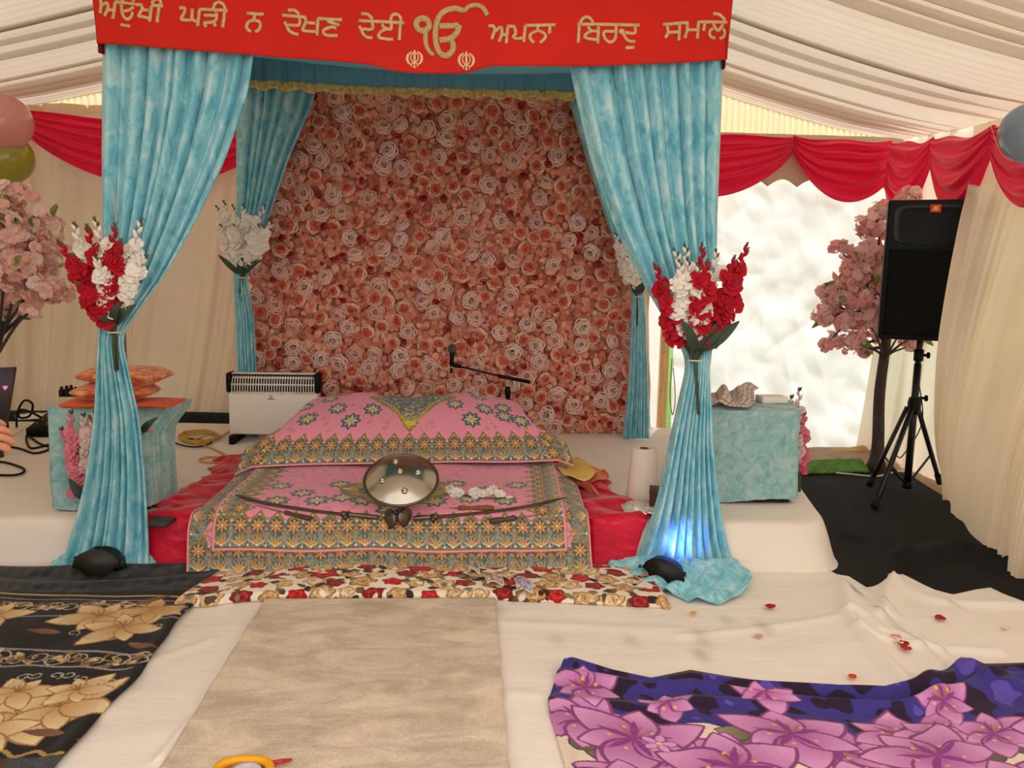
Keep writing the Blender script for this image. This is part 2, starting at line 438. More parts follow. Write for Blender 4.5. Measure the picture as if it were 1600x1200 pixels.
xd = P(1012, 450, Y=YB)[0]
u = np.linspace(XL, xd, 420)[None]; v = np.linspace(0, 1, 60)[:, None]
lean = .10 * (1 - v) ** 1.5 * np.sin(u * 1.3 + 1)
Yw = YB + .036 * pleats(u - .25 * (1 - v) * np.sin(u * .9), 3, 3.6) * (.5 + .5 * (1 - v)) + .02 * wob(u, v, 4, .7) - .06 * (1 - v) ** 3
tag(MB().grid(np.stack([u + lean, Yw, 0 * u + v * 2.24 + .02], -1)).build('wall_back', M['lining'], loc=(-1, YB, 0)), kind='structure')


def roof_z(x, y):
    e = np.interp(y, [1, 4.2, 5.6], [2.06, 2.10, 2.19])
    s = np.minimum(x - XL + .02, XR + .02 - x)
    return e + .205 * s + .028 * s * s


u = np.linspace(XL, XR, 900)[None]; v = np.linspace(0, 1, 12)[:, None]
zt = roof_z(u, YB) + .03; z0 = 2.2 + 0 * u
tag(MB().grid(np.stack([u + 0 * v, YB + .02 + .012 * np.sin(u * 2 * PI / .042 + .8 * np.sin(u * 9)) * (1 - .6 * v), z0 + (zt - z0) * v], -1)).build('wall_back_gable', M['gable'], loc=(0, YB, 2.2)), kind='structure')

# roof lining: pleats run down each slope from the ridge
y = np.linspace(1.25, YB + .02, 1000); t = y * 1.0
ph = t * 5.0 + 1.1 * np.sin(t * 2.3) + .45 * np.sin(t * 7.1 + 1); fr = ph % 1; am_ = .75 + .5 * np.sin(np.floor(ph) * 2.4)
rip = .070 * am_ * (1 - fr) ** 1.3 - .03 + .006 * np.sin(t * 2 * PI * 14 + 2 * np.sin(t * 5))
for side, xs in (('left', np.linspace(XL - .02, -.135, 60)), ('right', np.linspace(-.135, XR + .02, 60))):
    X, Y_ = np.meshgrid(xs, y); s = np.minimum(X - XL + .02, XR + .02 - X)
    sag = np.interp(s, [0, .5, 2.5, 3.3], [.25, 1, 1, .6])
    Y_ = Y_ + (.060 * (fr - .5))[:, None] * np.clip(sag, 0, 1) * (Y_ < YB - .15); Zr = roof_z(X, Y_) + rip[:, None] * sag + .008 * wob(X * .4, Y_ * 2, 9, .8) * sag - .05 * np.sin(np.clip(s / 3.1, 0, 1) * PI) * .5
    tag(MB().grid(np.stack([X, Y_, Zr], -1)).build('ceiling', M['roof'], loc=(xs.mean(), 2, 2.3)), kind='structure')

for xs in ((XL - .02, -.135), (-.135, XR + .02)):  # unseen unlined bay, added to let more daylight down onto the floor
    X, Y_ = np.meshgrid(np.linspace(*xs, 12), np.linspace(-2.2, 1.3, 24))
    tag(MB().grid(np.stack([X, Y_, roof_z(X, Y_) + .02], -1)).build('ceiling', M['fill_membrane'], loc=(sum(xs) / 2, -.5, 2.3)), kind='structure')

u = np.linspace(-2, YB, 260)[None]; v = np.linspace(0, 1, 20)[:, None]
tag(MB().grid(np.stack([XL - .03 + .025 * pleats(u, 6, 4) + 0 * v, u + 0 * v, v * 2.2 + 0 * u], -1)).build('wall_left', M['lining'], loc=(XL, 2, 0)), kind='structure')
tag(MB().grid(np.stack([XR + .03 + .025 * pleats(u, 7, 3.4) * (1 - .3 * v) - .12 * (1 - v) ** 2, u + 0 * v, .0 + v * 2.2 + 0 * u], -1)).build('wall_right', M['voile'], loc=(XR, 2, 0)), kind='structure')
# the near length of lining that billows into the tent
hem = np.array([P(*q, Z=.03)[:2] for q in ((1474, 770), (1495, 800), (1535, 850), (1570, 880), (1610, 915))] + [[2.2, 2.7], [2.25, 2.2], [2.3, 1.6]])
n = 300; u = np.linspace(0, 1, n); hx = cr(hem, n); ytop = np.interp(u, [0, .25, 1], [4.15, 3.75, 1.4]); v = np.linspace(0, 1, 70)[:, None]
k = np.sin(np.clip((.84 - v) / .84, 0, 1) * PI / 2) ** .8
X = (XR - .06) * (1 - k) + hx[None, :, 0] * k; Y_ = ytop[None] * (1 - k) + hx[None, :, 1] * k
_ed = np.array([P(1520, 215, X=XR - .1), P(1513, 292, X=XR - .27), P(1504, 314, Y=3.93), P(1490, 385, Y=3.86), P(1478, 450, Y=3.80), P(1462, 550, Y=3.82), P(1456, 640, Y=3.92), P(1457, 700, Y=4.06), P(1476, 772, Z=.02)]); zv = .02 + 2.08 * v[:, 0]
ex_ = np.interp(zv, _ed[::-1, 2], _ed[::-1, 0]); ey_ = np.interp(zv, _ed[::-1, 2], _ed[::-1, 1]); sm_ = lambda q: np.convolve(np.pad(q, 4, 'edge'), np.ones(9) / 9, 'valid'); wv = (np.clip(1 - u / .30, 0, 1) ** 1.6)[None]
X = X * (1 - wv) + sm_(ex_)[:, None] * wv; Y_ = Y_ * (1 - wv) + sm_(ey_)[:, None] * wv
fo = pleats(u * 3.2, 17, 3.0)[None] + .35 * np.sin(v * 9 + u[None] * 20)
X = X + .022 * fo * (.35 + .65 * np.sin(PI * (1 - v) * .62)); Y_ = Y_ + .012 * fo
tag(MB().grid(np.stack([X, Y_, .02 + 2.08 * v + 0 * X], -1)).build('wall_right_lining', M['voile'], loc=(2.6, 3, 0)), kind='structure')

# white tarpaulin flap, timber post, bottom rail, corner leg
xa, xb = P(1057, 500, Y=YB)[0], P(1398, 500, Y=YB)[0]
u = np.linspace(0, 1, 160)[None]; v = np.linspace(0, 1, 120)[:, None]
x = xa + (xb - xa) * u + 0 * v; zc0 = P(1310, 704, Y=YB)[2]; z = zc0 + .0 * u + (2.18 - zc0) * v
d = .020 * np.abs(wob(x - .5 * z, z + .6 * x, 38, .8)) ** .7 - .012 * np.abs(wob(x + .4 * z, z, 39, 1.5)) ** .6 + .012 * wob(x, z, 31, .9) + .008 * np.abs(wob(x, z, 37, 2.2)) + .014 * np.sin(6 * (x - .6 * z) * 2 + 2 * wob(x, z, 33, .8)) * (1 - v) + .006 * wob(x, z, 32, 3)
tag(MB().sheet(np.stack([x, YB + .02 + d, z + 0 * u], -1), .002).build('door_1', M['canvas'], loc=((xa + xb) / 2, YB, .13)), kind='structure')
xc = P(1030, 600, Y=YB)[0]
x = xd - .25 + (xc - xd + .25) * u + 0 * v
tag(MB().sheet(np.stack([x, YB + .03 + .008 * wob(x, z, 35, 1), .02 + 2.16 * v + 0 * x], -1), .002).build('door_2', M['canvas'], loc=(xc, YB, 0)), kind='structure')
pb, pt = P(1030, 690, Y=YB), P(1041, 480, Y=YB); dv = (pt - pb) / (pt[2] - pb[2]); pb = pb - dv * (pb[2] - 0.0)
mb = MB(); q = pb + dv * 1.08; mb.box(q, (.062, .05, 2.14), bevel=.006)
post = tag(mb.build('trim_1', M['timber'], smooth=False), kind='structure')
mb = MB()
for px, py in ((1036, 548), (1032, 610), (1029, 670)):
    p = P(px, py, Y=YB - .03); mb.lathe([(.004, -.008), (.012, -.004), (.012, .002), (.007, .006), (.0, .006)], p, (0, -1, 0), 12)
mb.build('rivet', mat('brass eyelet', '#c9c0a0', .3, .9), post)
a, b = P(1240, 716, Y=YB - .05), P(1378, 703, Y=YB - .05); mb = MB()
t = np.linspace(0, 1, 24)[:, None]; pts = a + (b - a) * t; pts = np.concatenate([[pts[0] - (pts[1] - pts[0]) * 20], pts]); pts[:, 2] += .006 * np.sin(np.linspace(0, 9, len(pts)))
mb.tube(pts, .045, 12, flat=1.0); tag(mb.build('trim_2', M['timber_h']), kind='structure')
p = P(1390, 620, Y=YB - .02); tag(MB().box((p[0], YB - .03, 1.08), (.085, .06, 2.16), bevel=.008).build('trim_3', M['alu'], smooth=False), kind='structure')
# scalloped edge of the roof sheet over the flap
u = np.linspace(0, 1, 240); xs = P(1120, 280, Y=YB - .03)[0] + (xb - P(1120, 280, Y=YB - .03)[0]) * u
zb = P(1230, 288, Y=YB)[2] - .022 + .05 * np.abs(np.sin(xs * PI / .21 + .6)) ; v = np.linspace(0, 1, 6)[:, None]
tag(MB().sheet(np.stack([xs + 0 * v, YB - .035 + 0 * v + .004 * np.sin(xs * 20), zb * (1 - v) + 2.2 * v], -1), .003).build('trim_4', M['lining'], loc=(xs.mean(), YB - .03, 2)), kind='structure')
mb = MB().tube(cr([P(1050, 560, Y=YB - .03), P(1047, 620, Y=YB - .05), P(1051, 648, Y=YB - .05), P(1055, 620, Y=YB - .04), P(1052, 575, Y=YB - .03)], 40), .004, 6)
tag(mb.build('cord', mat('sand cord', '#b08d62', .8)), 'sand coloured cord looped beside the timber post of the white flap', 'cord')
# strip of artificial grass by the flap
G = [[P(1235, 742, Z=.012), P(1358, 738, Z=.012)], [P(1258, 722, Z=.012), P(1345, 719, Z=.012)]]
u = np.linspace(0, 1, 60)[None, :, None]; v = np.linspace(0, 1, 30)[:, None, None]; G = np.array(G)
G = (G[0, 0] * (1 - u) + G[0, 1] * u) * (1 - v) + (G[1, 0] * (1 - u) + G[1, 1] * u) * v
G[..., 2] += .014 * np.random.RandomState(2).rand(*G.shape[:2])
tag(MB().sheet(G, .012).build('turf_mat', M['grass']), 'strip of bright green artificial grass at the foot of the white flap', 'mat')


# ------------------------------------------------------------------ crimson swags
def swag(A, B, dA, dB, dm, label, seed, nrm=(0, -1, 0), wave=5, bunch=1.0):
    A, B, nrm = map(lambda q: np.asarray(q, float), (A, B, nrm)); n = 140; u = np.linspace(0, 1, n)[None]; v = np.linspace(0, 1, 70)[:, None]
    drop = dA * (1 - u) + dB * u + dm * np.sin(PI * u) ** .75
    base = A + (B - A) * u[..., None] + 0 * v[..., None]
    belly = np.sin(PI * u) ** .8
    ph = v ** .85 * wave * 2 * PI + 1.2 * wob(u, v * .6, seed, .9) + seed
    off = .02 + belly * (.035 * np.sin(v * PI * .9) + .017 * np.sin(ph) + .007 * np.sin(2.3 * ph + u * 5)) + .010 * (1 - belly) * np.sin(ph * 1.5)
    slack = .012 * np.sin(u * PI * 3 + seed) * (1 - v)
    G = base + nrm * off[..., None]; G[..., 2] += -drop * v - .02 * np.sin(PI * u) * (1 - v) + slack * bunch
    o = MB().sheet(G, .003).build('swag', M['crimson'], loc=(A + B) / 2)
    return tag(o, label, 'swag', 'crimson swags along the tent walls')


yb = YB - .1
swag(P(33, 176, Y=yb), P(430, 190, Y=yb), .10, .12, .33, 'crimson swag beside the pink balloon, left of the canopy', 1)
swag(P(985, 203, Y=yb), P(1238, 213, Y=yb), .14, .11, .30, 'crimson swag at the edge of the right canopy curtain, over the tarpaulin', 2)
swag(P(1238, 212, Y=yb), P(1392, 219, Y=yb), .11, .26, .24, 'crimson swag over the white tarpaulin next to the tent corner', 3)
xw = XR - .13
swag(P(1394, 220, X=xw), P(1464, 216, X=xw), .30, .12, .30, 'short bunched crimson swag above the black speaker', 4, (-1, 0, 0), 4)
swag(P(1462, 216, X=xw - .1), P(1560, 199, X=xw - .13), .12, .12, .33, 'crimson swag on the side wall between speaker and blue balloon', 5, (-1, 0, 0), 4)
swag(P(1558, 200, X=xw - .13), P(1700, 168, X=xw - .13), .12, .12, .30, 'crimson swag on the side wall behind the blue balloon', 6, (-1, 0, 0), 4)

# ------------------------------------------------------------------ canopy
YF, YR = 3.15, 4.84
M['velvet'] = crushed('turquoise crushed velvet', '#56aac0', '#8accd9', '#cbe6e8', (12, 12, 6))
M['steel_post'] = mat('grey steel post', '#8d8d8d', .4, .7)
M['banner'] = mat('orange red velvet', '#cf1a05', .7, sheen=.35, vary=(4, .08), bump=(60, .15))
M['banner_in'] = mat('dark red lining', '#7c1a1c', .8)
M['gold_thread'] = mat('gold thread', '#dcbd88', .5, .2, vary=(60, .2), bump=(220, .6))
M['pale_gold'] = mat('pale gold thread', '#f0c89a', .5, .15, bump=(220, .4))
M['voile_blue'] = mat('blue voile', '#86c4de', .7, sheen=.3, trans=.4, bump=(120, .1))
M['fringe'] = mat('gold lame ribbon', '#e6cc88', .4, .25, vary=(50, .35))
M['chandoa'] = mat('embroidered blue cloth', None, .6, sheen=.3, attr=True, bump=(160, .3), trans=.35)

XFL, XFR, XRL, XRR = -1.36, .955, -1.32, 1.05
cf = thing('canopy', 'square four post frame that carries the red banner and turquoise curtains', 'canopy', (-.18, 4.0, 0))
for x, y, z0 in ((XFL + .02, YF + .02, 0), (XFR - .05, YF + .02, 0), (XRL - .02, YR + .06, .2), (XRR - .02, YR + .06, .2)):
    MB().tube([(x, y, z0 + .01), (x, y, 2.42)], .016, 12).build('post', M['steel_post'], cf)
for a, b in (((XFL, YF, 2.42), (XFR, YF, 2.42)), ((XRL, YR, 2.42), (XRR, YR, 2.42)), ((XFL, YF, 2.42), (XRL, YR, 2.42)), ((XFR, YF, 2.42), (XRR, YR, 2.42))):
    MB().tube([np.array(a) + (0, .03, .0), np.array(b) + (0, .03, .0)], .016, 12).build('rail', M['steel_post'], cf)

# --- banner
YBN = 3.085
be = np.array([P(x, y, Y=YBN) for x, y in ((152, 68), (300, 78), (400, 86), (500, 95), (560, 100), (590, 103), (606, 110), (640, 114), (690, 115), (733, 113), (752, 105), (775, 102), (850, 104), (950, 103), (1050, 98), (1110, 94), (1138, 91))])
xl, xrr = be[0, 0], be[-1, 0]


def ban_y(x, z): return YBN + .006 * np.sin(x * 7 + z * 4) + .004 * np.sin(x * 17 - z * 22) + .010 * np.clip((x - (xrr - .12)) / .12, 0, 1) ** 2


bn = thing('banner', 'orange red velvet banner with gold lettering hung across the canopy front', 'banner', ((xl + xrr) / 2, YBN, 1.98))
u = np.linspace(0, 1, 260); v = np.linspace(0, 1, 60)[:, None]; xs = xl + (xrr - xl) * u; zb = np.interp(xs, be[:, 0], be[:, 2]); zb = np.convolve(np.pad(zb, 3, 'edge'), np.ones(7) / 7, 'valid')
x = xs[None] + .012 * np.where(u > .5, 1, -1)[None] * (np.abs(u - .5) * 2)[None] ** 8 * np.sin(v * PI * .8) * .6; z = zb[None] * (1 - v) + 2.46 * v
MB().sheet(np.stack([x, ban_y(x, z) + 0 * z, z], -1), .004).build('cloth', M['banner'], bn)
for X0 in (xl + .002, xrr - .002):
    yy = np.linspace(YBN + .012, YBN + .5, 30)[None]; v = np.linspace(0, 1, 20)[:, None]; zb0 = P(152, 79, Y=YBN)[2] if X0 < 0 else P(1130, 103, Y=YBN)[2]
    MB().sheet(np.stack([X0 + .008 * np.sin(yy * 14) + 0 * v, yy + 0 * v, (zb0 + .004 * np.sin(yy * 30)) * (1 - v) + 2.46 * v], -1), .003).build('side_return', M['banner_in'], bn)

STROKES = []
def word(ox, oy, sc, strokes):
    for s in strokes: STROKES.append([(ox + a / sc, oy + b / sc) for a, b in s])
word(150, 0, 8, [[(70, 12), (78, 60), (72, 110), (62, 175)], [(78, 80), (150, 45), (150, 130), (112, 205)], [(155, 130), (230, 130)], [(245, 30), (216, 245)], [(240, 28), (490, 50)],
                 [(318, 62), (328, 150), (352, 215), (400, 246), (448, 205), (455, 150)], [(350, 145), (420, 126), (472, 85)], [(325, 20), (360, -25), (430, -25), (478, 15)], [(315, 316), (436, 336)],
                 [(490, 58), (580, 60)], [(565, 65), (580, 110), (562, 150), (536, 205), (600, 216), (665, 236)], [(580, 124), (665, 130)], [(695, 75), (675, 280)],
                 [(700, 50), (720, 5), (760, -15), (800, 5), (812, 60)], [(790, 80), (768, 290)], [(690, 68), (842, 75)],
                 [(1045, 102), (1110, 106), (1102, 170), (1066, 236), (1120, 252), (1188, 246), (1200, 180), (1206, 108)], [(1190, 215), (1226, 258), (1262, 268)], [(1295, 115), (1264, 325)], [(1290, 116), (1640, 128)],
                 [(1345, 190), (1490, 190)], [(1502, 150), (1495, 240), (1440, 270), (1345, 280)], [(1345, 284), (1372, 335)], [(1460, 272), (1492, 325)],
                 [(1458, 115), (1490, 45), (1540, 28), (1590, 55), (1614, 122)], [(1606, 130), (1576, 340)]])
word(350, 0, 5.333, [[(190, 110), (335, 125)], [(257, 130), (252, 165)], [(250, 170), (205, 186), (190, 222), (205, 255), (230, 266)], [(250, 170), (297, 186), (306, 222), (290, 255), (265, 268)],
                     [(490, 136), (690, 152)], [(635, 152), (626, 214), (530, 215)], [(510, 190), (525, 215), (546, 260), (590, 285), (622, 290)], [(540, 95), (592, 96), (635, 132)],
                     [(680, 152), (686, 190), (672, 215), (660, 255), (720, 266), (765, 266)], [(700, 195), (765, 200)], [(786, 165), (776, 300)], [(780, 160), (985, 170)],
                     [(860, 180), (965, 215)], [(940, 240), (900, 230), (842, 250), (830, 275), (862, 300), (950, 305)],
                     [(1125, 180), (1502, 195)], [(1145, 120), (1200, 126), (1242, 166)], [(1240, 190), (1235, 250), (1150, 250)], [(1130, 225), (1148, 255), (1166, 295), (1200, 320), (1240, 322)],
                     [(1320, 205), (1336, 236), (1390, 246), (1396, 200)], [(1350, 248), (1300, 280), (1295, 316), (1350, 330), (1412, 330)],
                     [(1388, 180), (1402, 135), (1440, 124), (1470, 150), (1476, 186)], [(1470, 200), (1460, 336)]])
word(630, 0, 6.4, [[(850, 265), (900, 265), (910, 310), (884, 395)], [(905, 326), (975, 276), (985, 340), (955, 420)], [(980, 346), (1030, 350)], [(1045, 270), (1030, 436)], [(1035, 267), (1122, 268)],
                   [(1110, 270), (1125, 330), (1100, 370), (1140, 386), (1200, 380)], [(1220, 260), (1205, 425)], [(1215, 258), (1520, 255)], [(1345, 265), (1345, 300)],
                   [(1345, 310), (1286, 335), (1265, 370), (1285, 410), (1310, 430)], [(1345, 310), (1402, 335), (1422, 370), (1396, 410), (1365, 432)], [(1466, 265), (1460, 345)]])
word(880, 20, 6.154, [[(155, 110), (185, 65), (225, 50), (260, 70), (282, 106)], [(150, 132), (140, 300)], [(132, 122), (736, 118)], [(235, 140), (260, 180), (330, 185)], [(265, 186), (215, 215), (205, 245), (250, 260), (325, 266)], [(335, 140), (328, 300)],
                      [(505, 135), (500, 240), (460, 286), (410, 266), (385, 216), (402, 186), (500, 185)], [(692, 130), (686, 196), (590, 190)], [(560, 178), (576, 198), (600, 246), (640, 275), (692, 278)], [(595, 340), (682, 335)],
                      [(960, 112), (1206, 95)], [(1000, 125), (1005, 190), (980, 246)], [(1005, 190), (1115, 186)], [(1120, 110), (1110, 270)], [(1195, 97), (1190, 170), (1168, 246)], [(1190, 166), (1285, 165)], [(1300, 88), (1290, 250)], [(1290, 92), (1582, 85)],
                      [(1360, 100), (1350, 176)], [(1442, 146), (1410, 180), (1420, 222), (1466, 242)], [(1440, 100), (1490, 165), (1542, 105)], [(1540, 146), (1562, 180), (1550, 222), (1508, 242)], [(1440, 12), (1500, 16), (1562, 66)]])


def on_banner(pts, n, lift=.004):
    q = np.array([P(a, b, Y=YBN) for a, b in pts]); q = cr(q, n) if len(q) > 2 else q[0] + (q[1] - q[0]) * np.linspace(0, 1, n)[:, None]
    q[:, 1] = ban_y(q[:, 0], q[:, 2]) - lift; return q


mb = MB()
for s in STROKES:
    if len(s) == 2: mb.tube(on_banner(s, 8), .0062, 8, flat=.55, up=(0, -1, 0))
    else: mb.tube(on_banner(s, 6 * len(s)), .0060, 8, flat=.55, up=(0, -1, 0))
p = P(880 + 560 / 6.154, 20 + 180 / 6.154, Y=YBN); mb.blob((p[0], ban_y(p[0], p[2]) - .004, p[2]), (.011, .004, .010))
mb.build('lettering', M['gold_thread'], bn)
mb = MB(); e = lambda pts: [(630 + a / 6.4, b / 6.4) for a, b in pts]
t = np.linspace(0, 2 * PI, 21)[:-1]; ring = np.array([P(*e([(195 + 66 * math.cos(a), 243 + 62 * math.sin(a))])[0], Y=YBN) for a in t]); ring[:, 1] = ban_y(ring[:, 0], ring[:, 2]) - .004
mb.tube(ring, .0108, 10, flat=.5, up=(0, -1, 0), closed=True)
for s, r0, r1 in (([(222, 318), (225, 420), (250, 500), (305, 556)], .010, .007), ([(606, 108), (540, 82), (460, 88), (390, 125), (342, 200), (322, 300), (326, 420), (362, 525), (430, 560), (488, 515), (500, 455), (482, 415)], .010, .0108),
                  ([(362, 256), (460, 256), (556, 252)], .0105, .0105), ([(560, 250), (536, 325), (470, 385), (362, 402)], .0115, .0100), ([(606, 108), (660, 62), (730, 50), (800, 82), (842, 158)], .0075, .0085)):
    q = on_banner(e(s), 9 * len(s)); mb.tube(q, np.linspace(r0, r1, len(q)), 10, flat=.5, up=(0, -1, 0))
mb.build('sacred_symbol', mat('beaded gold', '#dcc48c', .45, .25, vary=(160, .35), bump=(300, .8)), bn)
for cx, cy in ((647.7, 93), (728.6, 95.3)):
    mb = MB(); q = lambda pts, n: on_banner([(cx + a, cy - b) for a, b in pts], n)
    mb.tube(q([(0, 15), (0, 11), (0, 3), (0, -3)], 14), np.interp(np.linspace(0, 1, 14), [0, .15, .3, .9, 1], [.001, .005, .0036, .0055, .002]), 8, flat=.4, up=(0, -1, 0))
    mb.tube(q([(0, -3), (0, -9), (0, -14)], 10), np.interp(np.linspace(0, 1, 10), [0, .5, 1], [.003, .003, .0055]), 8, flat=.4, up=(0, -1, 0))
    rr = np.array([P(cx + 6 * math.cos(a), cy - 3 - 7.6 * math.sin(a), Y=YBN) for a in t]); rr[:, 1] = ban_y(rr[:, 0], rr[:, 2]) - .004
    mb.tube(rr, .0026, 8, flat=.5, up=(0, -1, 0), closed=True)
    for s in (-1, 1):
        k = q([(s * 4.5, 12.6), (s * 10, 7), (s * 11.4, 1), (s * 9.5, -5), (s * 5.5, -8.6)], 22); mb.tube(k, .0014 + .0040 * np.sin(np.linspace(.25, PI * .93, 22)), 8, flat=.4, up=(0, -1, 0))
        k = q([(s * 1, -5), (s * 5, -8.5), (s * 4, -12)], 12); mb.tube(k, .0024, 8, flat=.4, up=(0, -1, 0))
    mb.build('emblem', M['pale_gold'], bn)

# --- embroidered cloth ceiling with ruffle and gold ribbon
cc = thing('canopy_cloth', 'embroidered blue canopy ceiling with gathered voile ruffle and gold ribbon', 'canopy cloth', (-.15, 4.0, 2.25))
cv = Canvas(-1.25, 1.25, -.9, .9, .008, '#5cb0d0')
for i in range(16):
    for j in range(10):
        x, y = -1.16 + i * .155 + .077 * (j % 2), -.83 + j * .185
        cv.rosette(x, y, .030, 6, '#b58a4a', '#d8b070', wd=.35); cv.line([(x, y - .05), (x + .03, y - .03)], .008, '#9c7a46')
for R, n, k in ((.62, 24, '#a8763a'), (.50, 20, '#c08c4a'), (.38, 16, '#3d7f98'), (.34, 16, '#b9854a'), (.2, 12, '#d0a060')): cv.rosette(0, 0, R, n, k, '#c89a58', wd=.22)
u, v = (cv.X + 1.25) / 2.5, (cv.Y + .9) / 1.8
yy = YF + .04 + (YR - YF - .02) * v; xa_ = XFL + .02 + (XRL - XFL) * v; xb_ = XFR - .02 + (XRR - XFR) * v
zc = np.interp(P(0, 0, Y=1)[0] * 0 + v, [0, 1], [2.34, 2.40]) - .06 * np.sin(PI * u) * np.sin(PI * np.clip(v, 0, 1)) ** .6 + .006 * np.sin(u * 30 + 3 * v) * (1 - v) - .05 * np.sin(PI * u) * v ** 3
cg = np.stack([xa_ + (xb_ - xa_) * u, yy, zc], -1)
MB().grid(cg, cv.c.reshape(-1, 3)).build('ceiling_cloth', M['chandoa'], cc)
ring = np.concatenate([[(XFL + .05, YF + .05)], [(XRL + .03, YR - .05)], [(XRR - .05, YR - .05)], [(XFR - .05, YF + .05)]])
seg = np.concatenate([ring[i] + (ring[i + 1] - ring[i]) * np.linspace(0, 1, k)[:, None] for i, k in ((0, 200), (1, 460), (2, 200))])
L = np.concatenate([[0], np.cumsum(np.hypot(*np.diff(seg, axis=0).T))]); tn = np.gradient(seg, axis=0); tn /= np.linalg.norm(tn, axis=1, keepdims=True) + 1e-9; nr = np.stack([-tn[:, 1], tn[:, 0]], 1)
sg = pleats(L, 41, 6.5) * .011
ztop = np.where((L > 1.6) & (L < 4.1), 2.40 - .05 * np.sin(PI * np.clip((L - 1.65) / 2.37, 0, 1)), np.interp(np.minimum(L, L.max() - L), [0, 1.65], [2.34, 2.40]))
zbot = np.interp(L, [0, .4, 1.2, 1.66, 2.3, 4.1, 5.8], [2.06, 2.14, 2.22, 2.255, 2.24, 2.255, 2.1])
for nm, m_, va, vb, am in (('ruffle', M['voile_blue'], 0, 1, 1), ('gold_ribbon', M['fringe'], 1, 1.0, 1.4)):
    if nm == 'ruffle': v = np.linspace(0, 1, 14)[:, None]; z = ztop * (1 - v) + zbot * v
    else: v = np.linspace(0, 1, 6)[:, None]; z = zbot + .012 - .05 * v + .006 * np.sin(L * 47) * v; 
    a = sg * (.35 + .8 * v if nm == 'ruffle' else 1.15 + .25 * v) + (.004 * np.sin(L * 140) if nm != 'ruffle' else 0)
    off = 0 if nm == 'ruffle' else .004
    G = np.stack([seg[:, 0] + nr[:, 0] * (a - off), seg[:, 1] + nr[:, 1] * (a - off), z + 0 * a], -1)
    MB().sheet(G, .002).build(nm, m_, cc)


# ------------------------------------------------------------------ curtains
def curtain(rows, Y, label, seed, nf=9, pool=None, edge='r'):
    """rows: (y, x left, x right, fold depth, forward shift) read along the drape, top to bottom"""
    rows = np.array(rows, float); n = 170; t = np.linspace(0, 1, n)
    ky = (rows[:, 0] - rows[0, 0]) / (rows[-1, 0] - rows[0, 0])
    sm = lambda k: np.convolve(np.pad(np.interp(t, ky, rows[:, k]), 4, 'edge'), np.ones(9) / 9, 'valid')
    py, pl, pr = np.interp(t, ky, rows[:, 0]), sm(1), sm(2); am, fs = sm(3), sm(4)
    L = np.array([P(a, b, Y=Y) for a, b in zip(pl, py)]); R = np.array([P(a, b, Y=Y) for a, b in zip(pr, py)])
    nu = 260; u = np.linspace(0, 1, nu)[None]; rg = np.random.RandomState(seed)
    uw = u + .018 * np.sin(u * 2 * PI * 2 + rg.rand() * 6) + .01 * np.sin(u * 2 * PI * 5 + rg.rand() * 6); uw = (uw - uw[:, :1]) / (uw[:, -1:] - uw[:, :1])
    ph = 2 * PI * nf * u + 1.5 * np.sin(2 * PI * u * 1.3 + rg.rand() * 6) + .25 * np.sin(t[:, None] * 8 + u * 6)
    fold = np.sin(ph) + .38 * np.sin(2 * ph + 1.0) + .3 * np.sin(.5 * ph + 2)
    x = L[:, 0:1] + (R[:, 0:1] - L[:, 0:1]) * uw; z = L[:, 2:3] + (R[:, 2:3] - L[:, 2:3]) * uw
    wid = (R[:, 0] - L[:, 0])[:, None]
    x = x + .16 * wid / nf * np.cos(ph)
    y = Y - fs[:, None] + am[:, None] * fold * .55 - .35 * np.sqrt(np.clip(.25 - (uw - .5) ** 2, 0, 1)) * np.clip(.22 - wid, 0, 1) * 1.6
    if pool is not None:
        zmin = pool; low = np.clip((zmin + .06 - z) / .06, 0, 1); z = np.where(z < zmin + .06, zmin + .005 + .012 * (1 + fold) * (.5 + .5 * (1 - low)) + (z - zmin).clip(0, .06) * .6, z)
    o = MB().sheet(np.stack([x, y, z], -1), .004).build('curtain', M['velvet'], loc=(float(x[-1].mean()), Y, float(z.min())))
    return tag(o, label, 'curtain', 'turquoise velvet curtains of the canopy')


curtain([(66, 157, 402, .040, 0), (150, 157, 388, .040, 0), (250, 157, 353, .038, 0), (350, 158, 306, .036, 0), (430, 160, 262, .03, .01), (485, 164, 222, .022, .02), (517, 164, 199, .014, .03), (530, 163, 198, .014, .03),
         (580, 157, 208, .022, .02), (650, 150, 222, .028, .01), (750, 134, 232, .034, 0.01), (830, 115, 238, .036, .02), (872, 106, 242, .03, .05), (893, 100, 244, .02, .09)], YF,
        'front turquoise velvet curtain gathered at red and white flowers, left end of the banner', 51, 9, pool=.0)
curtain([(92, 889, 1124, .040, 0), (150, 901, 1124, .040, 0), (250, 925, 1121, .038, 0), (350, 960, 1118, .036, 0), (430, 998, 1116, .03, .01), (500, 1038, 1113, .024, .02), (545, 1064, 1108, .016, .03), (563, 1070, 1103, .013, .03), (575, 1069, 1103, .014, .03),
         (620, 1060, 1106, .02, .02), (690, 1046, 1110, .028, .01), (770, 1030, 1119, .034, .01), (840, 1008, 1130, .034, .02), (880, 990, 1142, .03, .04), (905, 975, 1160, .022, .07)], YF,
        'front turquoise velvet curtain lit blue at its foot, right end of the banner', 52, 9, pool=.0)
curtain([(92, 362, 505, .034, 0), (165, 366, 489, .034, 0), (250, 367, 452, .03, 0), (350, 367, 418, .026, 0), (410, 366, 396, .018, 0), (434, 366, 387, .012, .01), (446, 366, 388, .012, .01), (500, 367, 398, .018, 0), (590, 370, 402, .022, 0), (682, 369, 405, .024, 0)], YR,
        'back turquoise velvet curtain with white flowers beside the heater', 53, 7)
